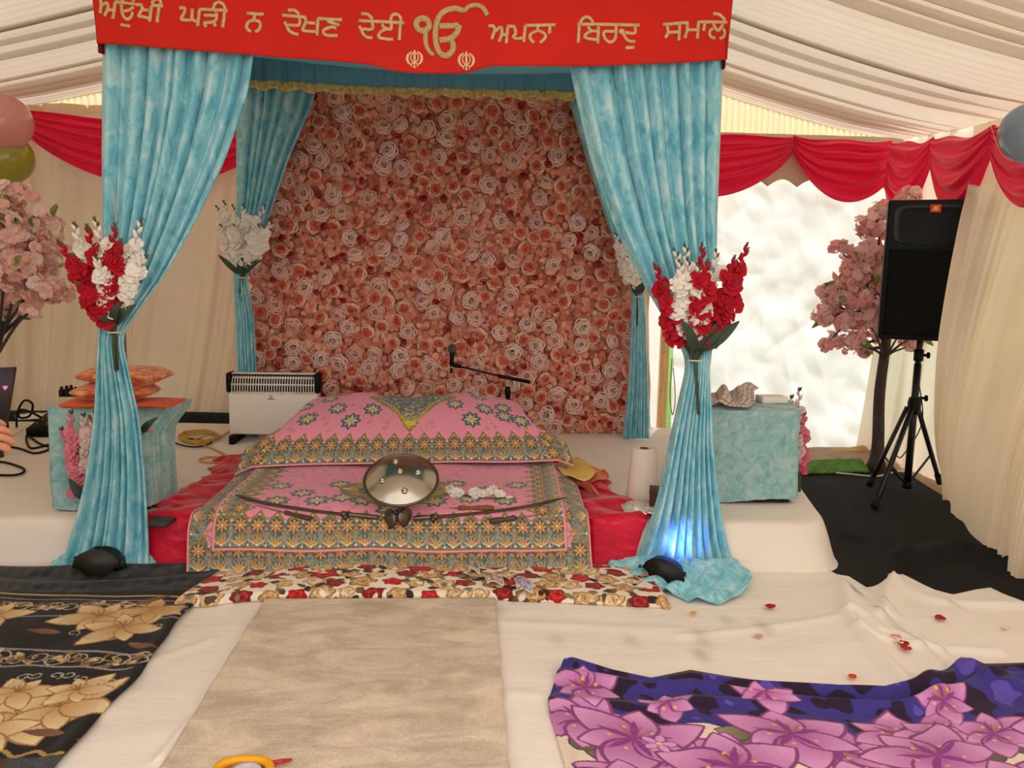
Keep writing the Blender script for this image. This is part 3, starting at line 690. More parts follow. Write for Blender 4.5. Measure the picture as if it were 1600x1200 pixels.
curtain([(100, 872, 1006, .034, 0), (165, 893, 1005, .034, 0), (250, 918, 1004, .03, 0), (350, 950, 1003, .026, 0), (430, 980, 1004, .018, 0), (458, 986, 1004, .012, .01), (472, 987, 1005, .012, .01), (520, 985, 1008, .018, 0), (600, 982, 1011, .022, 0), (684, 974, 1014, .024, 0)], YR,
        'back turquoise velvet curtain at the right edge of the rose wall', 54, 7)
# cloth pooled on the floor at the curtain feet
def puddle(G0, label):
    o = MB().sheet(G0, .004).build('curtain_hem', M['velvet']); return o

# ------------------------------------------------------------------ flowers
M['bloom'] = mat('silk petals', None, .75, sheen=.25, attr=True, trans=.25)
M['rose'] = mat('rose petals', None, .75, sheen=.2, attr=True, trans=.12)
M['leaf'] = mat('dark green leaf', '#3a4a38', .5, vary=(12, .2))
M['stem'] = mat('green stem', '#4c5a3c', .6, vary=(20, .2))
M['twine'] = mat('cream tie', '#e8dcc0', .6)


def frame(n):
    n = np.asarray(n, float); n /= np.linalg.norm(n); a = np.cross(n, (0, 0, 1)) if abs(n[2]) < .95 else np.cross(n, (1, 0, 0)); a /= np.linalg.norm(a); return a, np.cross(n, a), n


def floret(mb, c, n, R, rg, col, layers=2, petals=6, var=.08):
    """ruffled silk flower facing n"""
    a, b, n = frame(n); c = np.asarray(c, float)
    for l in range(layers):
        rr = R * (1 - .34 * l); lift = .25 + .45 * l; a0 = rg.rand() * 6
        for k in range(petals):
            th = a0 + 2 * PI * k / petals + rg.uniform(-.2, .2); hw = PI / petals * rg.uniform(.9, 1.25)
            s = np.linspace(0.08, 1, 4)[:, None]; q = np.linspace(-1, 1, 5)[None]
            rad = rr * s * (1 - .16 * q ** 2) * rg.uniform(.9, 1.1); ang = th + hw * q * (.35 + .65 * s ** .6)
            h = rr * (lift * s ** 1.4 - .25 * s ** 4) + rr * .12 * np.sin(q * 5 + rg.rand() * 6) * s ** 2
            G = c + (rad * np.cos(ang))[..., None] * a + (rad * np.sin(ang))[..., None] * b + h[..., None] * n
            mb.grid(G, np.clip(np.array(lin(col)) * rg.uniform(1 - var, 1 + var), 0, 1))


def bud(mb, c, d, L, r, col):
    d = np.asarray(d, float) / np.linalg.norm(d); t = np.linspace(0, 1, 7)
    mb.tube(np.asarray(c) + d * (t * L)[:, None], r * np.array([.35, .8, 1, .95, .75, .45, .08]), 7, col)


def spike(parent, base, tip, col, rg, f0=.34, f1=.8, R=.035, n=9, bend=.02, bcol=None, dens=1):
    """gladiolus: one stem with florets and buds"""
    base, tip = np.asarray(base, float), np.asarray(tip, float); mid = (base + tip) / 2 + rg.uniform(-bend, bend, 3)
    pts = cr([base, mid, tip], 24); d = tip - base; d /= np.linalg.norm(d)
    sb = MB(); sb.tube(pts, np.linspace(.0042, .0018, 24), 6, '#55633f'); fb = MB()
    for t in np.linspace(f0, f1, n):
        p = pts[int(t * 23)]; side = np.array([rg.uniform(-.8, .8), -.9, 0]) + d * .5
        floret(fb, p + np.array([rg.uniform(-.6, .6), -.25, 0]) * R, side, R * rg.uniform(.85, 1.15) * (1 - .25 * (t - f0)), rg, col)
    for k, t in enumerate(np.linspace(f1 + .04, .99, 5)):
        p = pts[int(t * 23)]; s = 1 if k % 2 else -1; dd = d + np.array([s * .45, -.3, 0])
        L_ = .034 * (1.1 - .6 * k / 5)
        bud(fb, p, dd, L_, .0085 * (1.1 - .6 * k / 5), (bcol or col) if k < 3 else '#5d6a4a')
    sp = fb.build('flower_spike', M['bloom'], parent); sb.build('stem', M['stem'], sp); return sp


def leaf(mb, base, tip, w, sag=.02, nrm=(0, -1, .2), col=(1, 1, 1)):
    base, tip = np.asarray(base, float), np.asarray(tip, float); d = tip - base; sdir = np.cross(d, nrm); sdir /= np.linalg.norm(sdir); nn = np.cross(sdir, d); nn /= np.linalg.norm(nn)
    t = np.linspace(0, 1, 12)[:, None]; q = np.linspace(-1, 1, 5)[None]; wd = w * np.sin(PI * t ** .75) ** .8 + .002
    G = base + d * t[..., None] + sdir * (q * wd)[..., None] + nn * (sag * np.sin(PI * t) + wd * .35 * q ** 2)[..., None]
    mb.sheet(G, .0015, col)


def bouquet(label, tie, Y, spikes, leaves, tail, seed, group=None, n=9, R=.035):
    rg = np.random.RandomState(seed); T = P(*tie, Y=Y); r = thing('bouquet', label, 'bouquet', T, group)
    for (x, y, col, dy) in spikes:
        tip = P(x, y, Y=Y - dy); spike(r, T + rg.uniform(-.008, .008, 3), tip, col, rg, n=n, R=R)
    for k, (x0, y0, x1, y1, w_) in enumerate(leaves):
        mb = MB(); leaf(mb, P(x0, y0, Y=Y - .03), P(x1, y1, Y=Y - .05 - .01 * k), w_); mb.build('leaf', M['leaf'], r)
    mb = MB(); E_ = P(*tail, Y=Y)
    for k in range(6):
        a = rg.uniform(-.012, .012, 3); mb.tube([T + a * .6 + (0, 0, .09), T + a * .5, E_ + a * .5 + (0, 0, rg.uniform(0, .05))], .0042, 6)
    mb.build('stem_bundle', M['stem'], r)
    t = np.arange(20) * 2 * PI / 20; q = np.stack([T[0] + .026 * np.cos(t), T[1] + .022 * np.sin(t), T[2] + 0 * t], 1); mb = MB().tube(q, .003, 6, closed=True); mb.build('tie', M['twine'], r)
    return r


RED, WHT, PNK, HOT = '#c4122c', '#fff8ee', '#ee8f9d', '#e2647f'
G1 = 'bouquets tied to the canopy curtains'
bouquet('big red and white flower spray tied to the left front curtain', (178, 519), YF - .075,
        [(90, 372, RED, .06), (117, 345, WHT, .03), (112, 395, RED, .09), (137, 348, RED, .07), (148, 337, WHT, .09), (182, 346, RED, .08), (192, 372, RED, .1), (224, 340, WHT, .05), (232, 398, WHT, .09), (150, 400, WHT, .12), (120, 440, RED, .12)],
        [(180, 508, 212, 476, .018), (178, 505, 140, 480, .012), (180, 505, 188, 470, .014)], (182, 582), 61, G1, n=10, R=.036)
bouquet('big red and white flower spray tied to the right front curtain', (1086, 563), YF - .075,
        [(1022, 408, RED, .05), (1052, 386, WHT, .06), (1070, 378, WHT, .1), (1098, 376, RED, .07), (1075, 400, WHT, .12), (1120, 388, WHT, .05), (1150, 398, RED, .09), (1170, 378, RED, .04), (1040, 440, RED, .1), (1152, 440, RED, .1), (1062, 404, WHT, .13), (1090, 412, WHT, .14), (1108, 404, RED, .15)],
        [(1088, 548, 1086, 490, .030), (1092, 545, 1138, 494, .024), (1096, 548, 1155, 502, .022), (1084, 548, 1066, 500, .02)], (1090, 650), 62, G1, n=10, R=.040)
bouquet('white flower spray on the back curtain above the heater', (378, 434), YR - .05,
        [(338, 320, WHT, .05), (350, 312, WHT, .08), (364, 318, WHT, .07), (380, 318, WHT, .09), (345, 350, WHT, .1), (365, 350, WHT, .12), (416, 318, WHT, .06), (425, 345, WHT, .09), (405, 350, WHT, .1)],
        [(376, 428, 382, 398, .02), (380, 428, 410, 404, .018), (374, 428, 341, 398, .014)], (376, 470), 63, G1, n=9, R=.04)
bouquet('white flower spray on the back curtain right of the rose wall', (997, 464), YR - .05,
        [(960, 362, WHT, .05), (968, 376, WHT, .08), (985, 360, WHT, .05), (978, 400, WHT, .1), (995, 380, WHT, .06)],
        [(996, 460, 984, 428, .03), (998, 460, 1000, 430, .026)], (996, 508), 64, G1, n=9, R=.04)


# ------------------------------------------------------------------ rose wall
def rose_mesh(mb, R, rg, rim, deep, turns=4.6, c=(0, 0, 0), T=np.eye(3), cup=.55, r0=.07):
    """a spiral of petals seen from +z, in a local frame T at c"""
    n = int(turns * 17); th = np.linspace(0, turns * 2 * PI, n); s = np.linspace(0, 1, n); r = R * (r0 + (1 - r0) * s ** 1.45)
    pet = np.abs(np.sin(th * .62 + rg.rand() * 6)); ruf = 1 + .06 * np.sin(th * 3.3 + rg.rand() * 6) + .05 * pet
    h = R * (cup * (1 - .75 * s ** 1.5)) * (.86 + .14 * pet)
    prof = ((-.07, -.60), (-.045, -.14), (-.01, .0), (.06, .012), (.125, -.05), (.15, -.2))
    dsc = .35 + 1.15 * s ** .5; G = np.stack([np.stack([(r * ruf + R * dr * dsc) * np.cos(th), (r * ruf + R * dr * dsc) * np.sin(th), h + R * dz], -1) for dr, dz in prof])
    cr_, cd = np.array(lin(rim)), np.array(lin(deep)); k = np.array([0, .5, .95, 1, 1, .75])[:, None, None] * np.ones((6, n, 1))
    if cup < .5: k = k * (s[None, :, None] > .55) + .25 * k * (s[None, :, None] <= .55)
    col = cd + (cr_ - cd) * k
    mb.grid((G.reshape(-1, 3) @ np.asarray(T).T + np.asarray(c)).reshape(G.shape), col.reshape(-1, 3))


def rose_petals(mb, R, rg, rims, deep, c=(0, 0, 0), T=np.eye(3)):
    """open rose seen from +z: rings of overlapping petals round a tight bud, rims = colour of each ring from the heart outward"""
    T = np.asarray(T); c = np.asarray(c, float); cd = np.array(lin(deep)); nr_ = len(rims); a0 = rg.rand() * 6.3
    for i, rim in enumerate(rims):
        f = (i + 1) / nr_; rr = R * (.24 + .72 * f ** 1.05) * .84; n = (3, 4, 5, 5)[min(i, 3)]; hh = R * (.52 - .40 * f ** 1.3); sp = R * .72 / nr_; crm = np.array(lin(rim)) * rg.uniform(.93, 1.05)
        for k in range(n):
            th0 = a0 + 2 * PI * (k + .5 * i) / n + rg.uniform(-.16, .16); hw = PI / n * rg.uniform(1.18, 1.4); q = np.linspace(-1, 1, 9); th = th0 + hw * q
            rim_r = rr * (1.03 - .13 * np.abs(q) ** 1.6 + .05 * np.exp(-(q / .35) ** 2)) * rg.uniform(.94, 1.06); hz = hh * (1 - .22 * q ** 2) + R * .03 * rg.normal()
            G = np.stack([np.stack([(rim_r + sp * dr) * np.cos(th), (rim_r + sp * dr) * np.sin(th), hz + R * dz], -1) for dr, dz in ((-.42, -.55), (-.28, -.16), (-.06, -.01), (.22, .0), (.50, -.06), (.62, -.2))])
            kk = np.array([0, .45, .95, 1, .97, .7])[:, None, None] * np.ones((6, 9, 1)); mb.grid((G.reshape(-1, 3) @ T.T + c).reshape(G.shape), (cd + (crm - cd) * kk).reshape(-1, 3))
    rose_mesh(mb, R * .25, rg, rims[0], deep, 1.9, c + T[:, 2] * R * .36, T, cup=.6, r0=.12)


WX0, WX1, WZ0, WZ1 = P(394, 620, Y=4.98)[0], P(987, 650, Y=4.98)[0], .2, 2.36
YW = 4.99
fw = thing('rose_wall', 'tall panel of pink and coral silk roses standing behind the canopy', 'flower wall', ((WX0 + WX1) / 2, YW, WZ0))
MB().box(((WX0 + WX1) / 2, YW + .06, (WZ0 + WZ1) / 2), (WX1 - WX0, .02, WZ1 - WZ0 - .02)).build('backing_panel', mat('peach backing', '#f59c84', .9), fw, smooth=False)
rg = np.random.RandomState(77)
# loose ruffled filler petals
mb = MB(); fc = ['#ea9880', '#f0a48c', '#f4b49a', '#e08670', '#f6c0a2', '#d87c66']
for k in range(9500):
    x, z = rg.uniform(WX0, WX1), rg.uniform(WZ0 + .01, WZ1); c = np.array([x, YW + rg.uniform(.0, .030), z]); a = rg.rand() * 6.3; s = rg.uniform(.013, .028)
    dx, dz = math.cos(a), math.sin(a); e1 = np.array([dx, rg.uniform(-.5, .5), dz]); e2 = np.array([-dz, rg.uniform(-.9, .3), dx])
    p = np.linspace(-1, 1, 3)[:, None, None]; q = np.linspace(-1, 1, 3)[None, :, None]
    G = c + s * (e1 * p * np.sqrt(1 - .45 * q * q) + e2 * q * .8 * np.sqrt(1 - .45 * p * p)) + np.array([0, -1, 0]) * s * .7 * (1 - p * p) * (1 - .6 * q); mb.grid(G, np.array(lin(fc[k % 6])) * rg.uniform(.85, 1.1))
mb.build('filler_petals', M['rose'], fw)
# scattered places
pts, tries = [], 0
while len(pts) < 430 and tries < 40000:
    tries += 1; x, z = rg.uniform(WX0 + .03, WX1 - .03), rg.uniform(WZ0 + .04, WZ1 - .02); kind = (0, 1, 2)[0 if len(pts) < 165 else 1 if len(pts) < 335 else 2]; r = (.056, .048, .026)[kind]
    if all((x - a) ** 2 + (z - b) ** 2 > (.80 * (r + q)) ** 2 for a, b, q, _ in pts): pts.append((x, z, r, kind))


def tilt_frame(rg, amt, hint=0):
    n = np.array([rg.normal(0, amt), -1, rg.normal(.05, amt) + hint]); a, b, n = frame(n); th = rg.rand() * 6.3
    return np.stack([a * math.cos(th) + b * math.sin(th), -a * math.sin(th) + b * math.cos(th), n], 1)


PROTO = []
for k in range(6):
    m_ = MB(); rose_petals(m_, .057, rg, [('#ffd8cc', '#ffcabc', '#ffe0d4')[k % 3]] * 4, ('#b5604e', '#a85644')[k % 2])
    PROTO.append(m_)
proto_me = []
order = sorted([p for p in pts if p[3] == 0], key=lambda p: -p[1] * 0 - (0 if p[1] < 2.2 else -9))
rest = MB(); n_part = 0
for (x, z, r, kind) in order + [p for p in pts if p[3]]:
    T = tilt_frame(rg, .32 if kind == 0 else .38); c = np.array([x, YW - (.012 if kind == 0 else .006 if kind == 1 else -.004), z])
    if kind == 0 and n_part < 100:
        i = n_part % 6
        if n_part < 6:
            o = PROTO[i].build('rose', M['rose'], None, loc=(0, 0, 0)); proto_me.append(o.data)
        else:
            o = bpy.data.objects.new('rose', proto_me[i]); COL.objects.link(o)
        o.parent = fw; o.location = Vector(c - ORIGIN[fw.name]); o.rotation_euler = Matrix(T.tolist()).to_euler(); s = rg.uniform(.9, 1.12); o.scale = (s, s, s); n_part += 1
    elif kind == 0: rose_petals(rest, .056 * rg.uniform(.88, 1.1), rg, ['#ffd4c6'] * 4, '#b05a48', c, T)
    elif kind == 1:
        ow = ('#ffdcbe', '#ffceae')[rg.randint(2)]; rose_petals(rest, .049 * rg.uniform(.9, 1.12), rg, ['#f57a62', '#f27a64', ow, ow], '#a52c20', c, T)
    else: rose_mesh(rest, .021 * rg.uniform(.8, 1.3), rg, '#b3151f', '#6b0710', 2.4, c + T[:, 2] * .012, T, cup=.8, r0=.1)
tag(rest.build('smaller_roses', M['rose'], fw), kind='stuff')


# ------------------------------------------------------------------ blossom trees
M['bark'] = mat('dark bark', '#4a3d3a', .85, vary=(18, .3), bump=(50, .6), aniso=(3, 3, .6))


def blossom_tree(label, base, top, trunk_r, crown, seed, n, col, R=.030, branches=()):
    rg = np.random.RandomState(seed); base, top = np.asarray(base, float), np.asarray(top, float); r = thing('blossom_tree', label, 'tree', base)
    t = np.linspace(0, 1, 16)[:, None]; pts = base + (top - base) * t; pts[:, :2] += .010 * np.sin(t * [9, 7] + seed)
    rad = np.interp(t[:, 0], [0, .06, .15, 1], [trunk_r * 1.9, trunk_r * 1.25, trunk_r, trunk_r * .7]); MB().tube(pts, rad, 12).build('trunk', M['bark'], r)
    br, fl, lf = MB(), MB(), MB()
    cs = np.array([c[:3] for c in crown]); cw = np.array([c[3] for c in crown])
    for c in cs:
        s = pts[rg.randint(10, 16)]; m = (s + c) / 2 + rg.uniform(-.04, .04, 3); br.tube(cr([s, m, c], 12), np.linspace(.011, .004, 12), 6)
    for a, b in branches: br.tube(cr([a, (np.asarray(a) + b) / 2 + (0, 0, .015), b], 10), np.linspace(.008, .004, 10), 6)
    k = 0; pr = cw ** 2 / (cw ** 2).sum()
    while k < n:
        i = rg.choice(len(cs), p=pr); d = rg.normal(size=3); d /= np.linalg.norm(d)
        if rg.rand() < .3 and d[1] > 0: continue
        c = cs[i] + d * cw[i] * 1.3 * rg.uniform(.25, 1.2) * np.array([1, 1, .9]); floret(fl, c, d + rg.normal(0, .3, 3) + (0, -.4, 0), R * rg.uniform(.8, 1.3), rg, col[rg.randint(len(col))], 2, 5, .1); k += 1
        if k % 38 == 0:
            for q in range(2): leaf(lf, c + d * .01, c + d * .05 + rg.uniform(-.04, .04, 3), .013, .006)
    br.build('branch', M['bark'], r); fl.build('blossom', M['bloom'], r); tag(lf.build('foliage', mat('olive leaf', '#8a8f4a', .6), r), kind='stuff')
    return r


YT = 4.35
cl = lambda x, y, s, dy=0: (*P(x, y, Y=YT + dy), s)
blossom_tree('pale pink artificial blossom tree beside the two balloons', P(-4, 715, Z=.2), P(-4, 500, Y=YT), .022,
             [cl(20, 310, .07), (*P(10, 350, Y=YT - .1), .10), cl(50, 360, .12), cl(35, 410, .13, -.1), cl(75, 400, .08), cl(70, 440, .09, -.1), cl(15, 450, .12), cl(50, 470, .09), cl(-40, 380, .17), cl(-60, 450, .15), cl(0, 480, .08), cl(55, 335, .05), cl(92, 455, .05, -.05)],
             81, 620, ['#f6c8be', '#fbd4ca', '#f2bdb2', '#fde0d6'], .034)
YT = 4.98
blossom_tree('pink artificial blossom tree behind the black loudspeaker', P(1368, 735, Z=.004), P(1386, 470, Y=4.9), .037,
             [cl(1360, 350, .07), cl(1350, 400, .09), cl(1310, 385, .035), cl(1375, 420, .12, .05), cl(1335, 430, .085), cl(1350, 470, .11, -.05), cl(1305, 460, .06), cl(1290, 493, .05), cl(1320, 500, .07), cl(1370, 500, .1), cl(1305, 532, .035), cl(1330, 535, .055, -.05), cl(1290, 540, .03),
              cl(1352, 548, .03), cl(1425, 530, .05), cl(1412, 450, .10, .0), cl(1412, 370, .10, .0), cl(1375, 330, .05), cl(1420, 310, .05), cl(1283, 455, .03), cl(1425, 540, .035)],
             82, 1500, ['#fabdb8', '#fdcbc6', '#f7b2ae', '#fed6d0'], .030, [(P(1380, 555, Y=4.85), P(1362, 512, Y=4.75)), (P(1384, 560, Y=4.85), P(1415, 510, Y=4.75))])

# ------------------------------------------------------------------ cloths on the stage and floor
M['print'] = mat('printed plush', None, .8, sheen=.15, attr=True, bump=(260, .25), vary=(90, .06))
M['embroid'] = mat('embroidered satin', None, .55, sheen=.25, attr=True, bump=(330, .5))
M['red_plush'] = crushed('crimson plush', '#b80226', '#cf0a30', '#ec3a5e', (5, 7, 12), .55)


def lay(cv, pos, name, label, cat, mat_=None, th=.004, parent=None, group=None):
    o = MB().sheet(pos, th, cv.c.reshape(-1, 3)).build(name, mat_ or M['print'], parent)
    return tag(o, label, cat, group) if label else o


# crimson plush spread under everything
Yg = np.concatenate([np.linspace(3.03, 3.3, 60), np.linspace(3.31, 4.35, 90)]); A = np.array([(3.03, -1.26), (3.1, -1.28), (3.3, -1.30), (3.55, -1.29), (3.8, -1.24), (4.0, -1.27), (4.2, -1.31), (4.36, -1.22)]); B = np.array([(3.03, .70), (3.2, .73), (3.3, .80), (3.36, .79), (3.6, .69), (3.9, .64), (4.15, .60), (4.3, .56), (4.36, .5)])
xl_ = np.interp(Yg, *A.T) + .018 * np.sin(Yg * 31) + .01 * np.sin(Yg * 67); xr_ = np.interp(Yg, *B.T) + .018 * np.sin(Yg * 27 + 1) + .009 * np.sin(Yg * 71)
u = np.linspace(0, 1, 260)[None]; X = xl_[:, None] + (xr_ - xl_)[:, None] * u; Y_ = Yg[:, None] - .03 * np.exp(-((X - .75) / .12) ** 2) + 0 * u
Zc = stage_z(X, Y_) + .016 + .012 * np.abs(wob(X, Y_, 91, 1.9)) + .012 * np.clip(wob(X * .6, Y_, 92, 3.2), 0, 1)
edge_ = np.minimum(u, 1 - u) * 2; hid = smooth01((X + 1.10) / .06) * smooth01((.53 - X) / .06) * smooth01((4.25 - Y_) / .1); Zc = Zc * (1 - hid) + (stage_z(X, np.minimum(Y_, 9)) + .004) * hid; Y_ = Y_ + .04 * hid * (Y_ < 3.2)
Zc = np.where((Y_ < 3.09) & (X < -.93), np.minimum(Zc, .016 + stage_z(X, Y_)), Zc); Y_ = Y_ + .03 * (Y_ < 3.09) * smooth01((-.93 - X) / .05)
Zc = Zc - .010 * np.exp(-(edge_ / .03) ** 2) + .015 * np.exp(-((edge_ - .06) / .03) ** 2) * (.5 + .5 * np.sin(Yg * 23))[:, None]
tag(MB().sheet(np.stack([X, Y_ - .012, np.maximum(Zc, .014)], -1), .005).build('plush_spread', M['red_plush']), 'crimson plush spread showing on both sides of the pink embroidered cloths', 'blanket')

TEAL, GOLD, GOLD2, BEAD, PINK, PIPE = '#3f6c80', '#c08d45', '#d9a860', '#f6ead6', '#f59ab2', '#f3a0a8'


def band(cv, o, ax, length, W=.155, p=.0675, inward=(0, 1), teeth=True, qf=.66):
    """embroidered border: starts at o, runs along ax, grows inward"""
    ax, iw, o = map(lambda q: np.array(q, float), (ax, inward, o)); at = lambda s, h: o + ax * s + iw * h
    ang = math.atan2(iw[1], iw[0]); n = max(1, int(round(length / p))); p = length / n; q = qf * W
    k = [at(0, 0), at(length, 0), at(length, q), at(0, q)]; cv.poly(k, TEAL); rg = np.random.RandomState(int(abs(o[0] * 977 + o[1] * 331 + length * 13) * 10) % 9999)
    for i in range(n):
        m = (i + .5) * p
        if teeth:
            cv.poly([at(m - p * .5, q - .002), at(m - p * .33, q + .018), at(m - p * .2, q + .026), at(m, W), at(m + p * .2, q + .026), at(m + p * .33, q + .018), at(m + p * .5, q - .002)], TEAL)
            cv.line([at(m - p * .5, q), at(m - p * .33, q + .018), at(m - p * .2, q + .026), at(m, W), at(m + p * .2, q + .026), at(m + p * .33, q + .018), at(m + p * .5, q)], .0062, '#a9823f')
            for hh_ in (.034, .052):
                cv.line([at(m - p * .36, hh_), at(m - p * .46, hh_ + .022), at(m - p * .34, hh_ + .052), at(m, W - .012), at(m + p * .34, hh_ + .052), at(m + p * .46, hh_ + .022), at(m + p * .36, hh_)], .0042, ('#b39a5c', '#8f7c4c')[hh_ > .04])
            cv.ell(*at(m, W - .022), .004, .004, 0, BEAD)
    for i in range(int(length * W * 14000)):
        s, h = rg.uniform(0, length), rg.uniform(0, q + .012); cv.petal(*at(s, h), rg.uniform(0, 6.3), rg.uniform(.008, .016), .003, ('#b98a4a', '#7f8a72', '#8aa0a0', '#a87f45')[rg.randint(4)])
    for i in range(n):
        m = (i + .5) * p; c = at(m, .088)
        for a in np.linspace(0, 2 * PI, 13)[:-1]: pass
        cv.ell(*c, .030, .030, 0, '#5c7a7c'); cv.ell(*c, .0285, .0285, 0, '#6b5a3c'); cv.rosette(*c, .028, 8, '#d6a068', '#f4dcb0', edge='#57462c', wd=.25)
        b = at(m, .010)
        for dA, L_ in ((0, .046), (.45, .046), (-.45, .046), (.95, .040), (-.95, .040)): cv.petal(*b, ang + dA, L_, .0036, ('#cf9e58', '#e2bf84')[abs(dA) > .6])
        cv.ell(*at(m, .012), .0042, .0042, 0, BEAD)
        for h in (.105, .075): cv.ell(*at(i * p, h), .0045, .0045, 0, '#dfe3e0' if h > .1 else '#b7a0a0')
        cv.line([at(i * p, .008), at(i * p, .05)], .005, '#9aa59a'); cv.ell(*at(i * p, .012), .004, .004, 0, BEAD)
    cv.line([at(0, .002), at(length, .002)], .006, '#8a6a3a')


def star(cv, x, y, R, rot=0):
    for i in range(8): cv.petal(x, y, rot + i * PI / 4, R * 1.15, R * .36, '#42666f')
    for i in range(8): cv.petal(x, y, rot + i * PI / 4, R * .86, R * .125, ('#e9d3a6', '#c9b58a')[i % 2])
    cv.ell(x, y, R * .13, R * .13, 0, '#e08f4a')


def sprinkle(cv, x0, x1, y0, y1, n, seed, avoid=()):
    rg = np.random.RandomState(seed)
    for k in range(n):
        x, y = rg.uniform(x0, x1), rg.uniform(y0, y1)
        if any((x - a) ** 2 + (y - b) ** 2 < r * r for a, b, r in avoid): continue
        if k % 4: cv.ell(x, y, .0032, .0032, 0, ('#b9606c', '#8e4a5c', '#c9a24f')[k % 3])
        elif k % 8: cv.rosette(x, y, .015, 6, '#bb8a4a', '#d9a860', wd=.22, rot=rg.rand())
        else: cv.ell(x, y, .006, .006, 0, '#8f8a9a'); cv.ell(x, y, .0035, .0035, 0, '#e8c9cc')


def medallion(cv, x, y, R):
    """quatrefoil gold and teal centrepiece"""
    for k, (f, c) in enumerate(((1, '#8d7433'), (.93, '#55777a'), (.86, '#b8923f'), (.70, '#4c6f78'), (.55, '#c7a044'), (.42, '#5d7f80'), (.30, '#d8b455'), (.2, '#e9cf6a'))):
        t = np.linspace(0, 2 * PI, 80); r = R * f * (.80 + .20 * np.abs(np.cos(2 * t)) ** .6 + .025 * np.cos(24 * t)); cv.poly(np.stack([x + r * 1.25 * np.cos(t), y + r * np.sin(t)], 1), c)
    rg = np.random.RandomState(4)
    for k in range(420):
        a, r = rg.rand() * 6.3, R * math.sqrt(rg.rand()) * .9; cv.petal(x + 1.2 * r * math.cos(a), y + r * math.sin(a), a + rg.uniform(-.6, .6), .018, .0035, ('#d6b35c', '#a98a45', '#87999a', '#e3cd8a')[k % 4])
    for s in (-1, 1): cv.ell(x + s * R * 1.1, y, .022, .014, 0, '#ecd03c')


# outer lower cloth
PR = np.array([(3.010, .030), (3.025, .060), (3.055, .140), (3.09, .210), (3.16, .252), (3.33, .266), (3.55, .272), (3.75, .292), (4.0, .31)])
arc = np.concatenate([[0], np.cumsum(np.hypot(*np.diff(PR, axis=0).T))]); prof = cr(PR, 400); parc = np.concatenate([[0], np.cumsum(np.hypot(*np.diff(prof, axis=0).T))])
fy, fz = (lambda s: np.interp(s, parc, prof[:, 0])), (lambda s: np.interp(s, parc, prof[:, 1]))


def drape_low(cv, lift):
    X, s = cv.X, cv.Y; q = (X + .285) / .79
    fl = .03 * np.clip((np.abs(q) - .8) / .2, 0, 1) ** 2
    y = fy(s) - .010 * np.cos(X * 9) * np.exp(-(s / .15) ** 2) + .004 * wob(X, s, 71, 1.2) * np.clip(1 - s * 4, 0, 1); z = fz(s) + lift - np.maximum(fl - lift, 0) * np.clip((s - .25) * 8, 0, 1) + .004 * wob(X, s, 72, .9) + .003 * np.sin(X * 14 + s * 5)
    return np.stack([X - .01 * np.sin(s * 6), y - lift * np.clip(1.2 - s * 4, 0, 1), np.maximum(z, .02)], -1)


cv = Canvas(-1.075, .505, 0, .95, .0026, PINK)
for sx_, iw in ((-1.072, (1, 0)), (.502, (-1, 0))): band(cv, (sx_, .0), (0, 1), .95, W=.125, p=.158, inward=iw, qf=.42)
band(cv, (-1.07, .004), (1, 0), 1.57, W=.125, p=.0785)
sprinkle(cv, -.98, -.9, .1, .9, 60, 3); sprinkle(cv, .35, .42, .1, .9, 60, 4)
for a, b in (((-1.073, 0), (-1.073, .95)), ((.503, 0), (.503, .95)), ((-1.073, .002), (.503, .002))): cv.line([a, b], .008, PIPE)
o = lay(cv, drape_low(cv, .0), 'embroidered_cloth', 'large pink cloth with teal and gold border hanging to the floor, under the smaller ones', 'cloth', M['embroid'], group='pink embroidered cloths')
# inner lower cloth
cv = Canvas(-.975, .408, .085, .93, .0023, PINK); X0, X1, S0 = -.975, .408, .085
av = [(-.285, .47, .23)]
for x, y in ((-.80, .53), (-.68, .43), (-.55, .55), (-.60, .335), (-.50, .36), (-.76, .33), (-.41, .33), (-.05, .56), (.10, .49), (.02, .36), (.17, .35), (.22, .56), (-.12, .335), (-.3, .26)): star(cv, x, y, .051, (x * 7) % .4); av.append((x, y, .05))
medallion(cv, -.285, .48, .20)
sprinkle(cv, -.86, .3, .26, .9, 620, 7, av)
for sx_, iw in ((X0, (1, 0)), (X1, (-1, 0))): band(cv, (sx_, S0 + .0), (0, 1), .84, W=.15, p=.07, inward=iw)
band(cv, (X0, S0 + .008), (1, 0), X1 - X0, W=.155)
for a, b in (((X0 + .003, S0), (X0 + .003, .93)), ((X1 - .003, S0), (X1 - .003, .93)), ((X0, S0 + .003), (X1, S0 + .003))): cv.line([a, b], .010, PIPE)
lay(cv, drape_low(cv, .012), 'embroidered_cloth', 'pink cloth with teal and gold border under the steel shield and swords', 'cloth', M['embroid'], group='pink embroidered cloths')
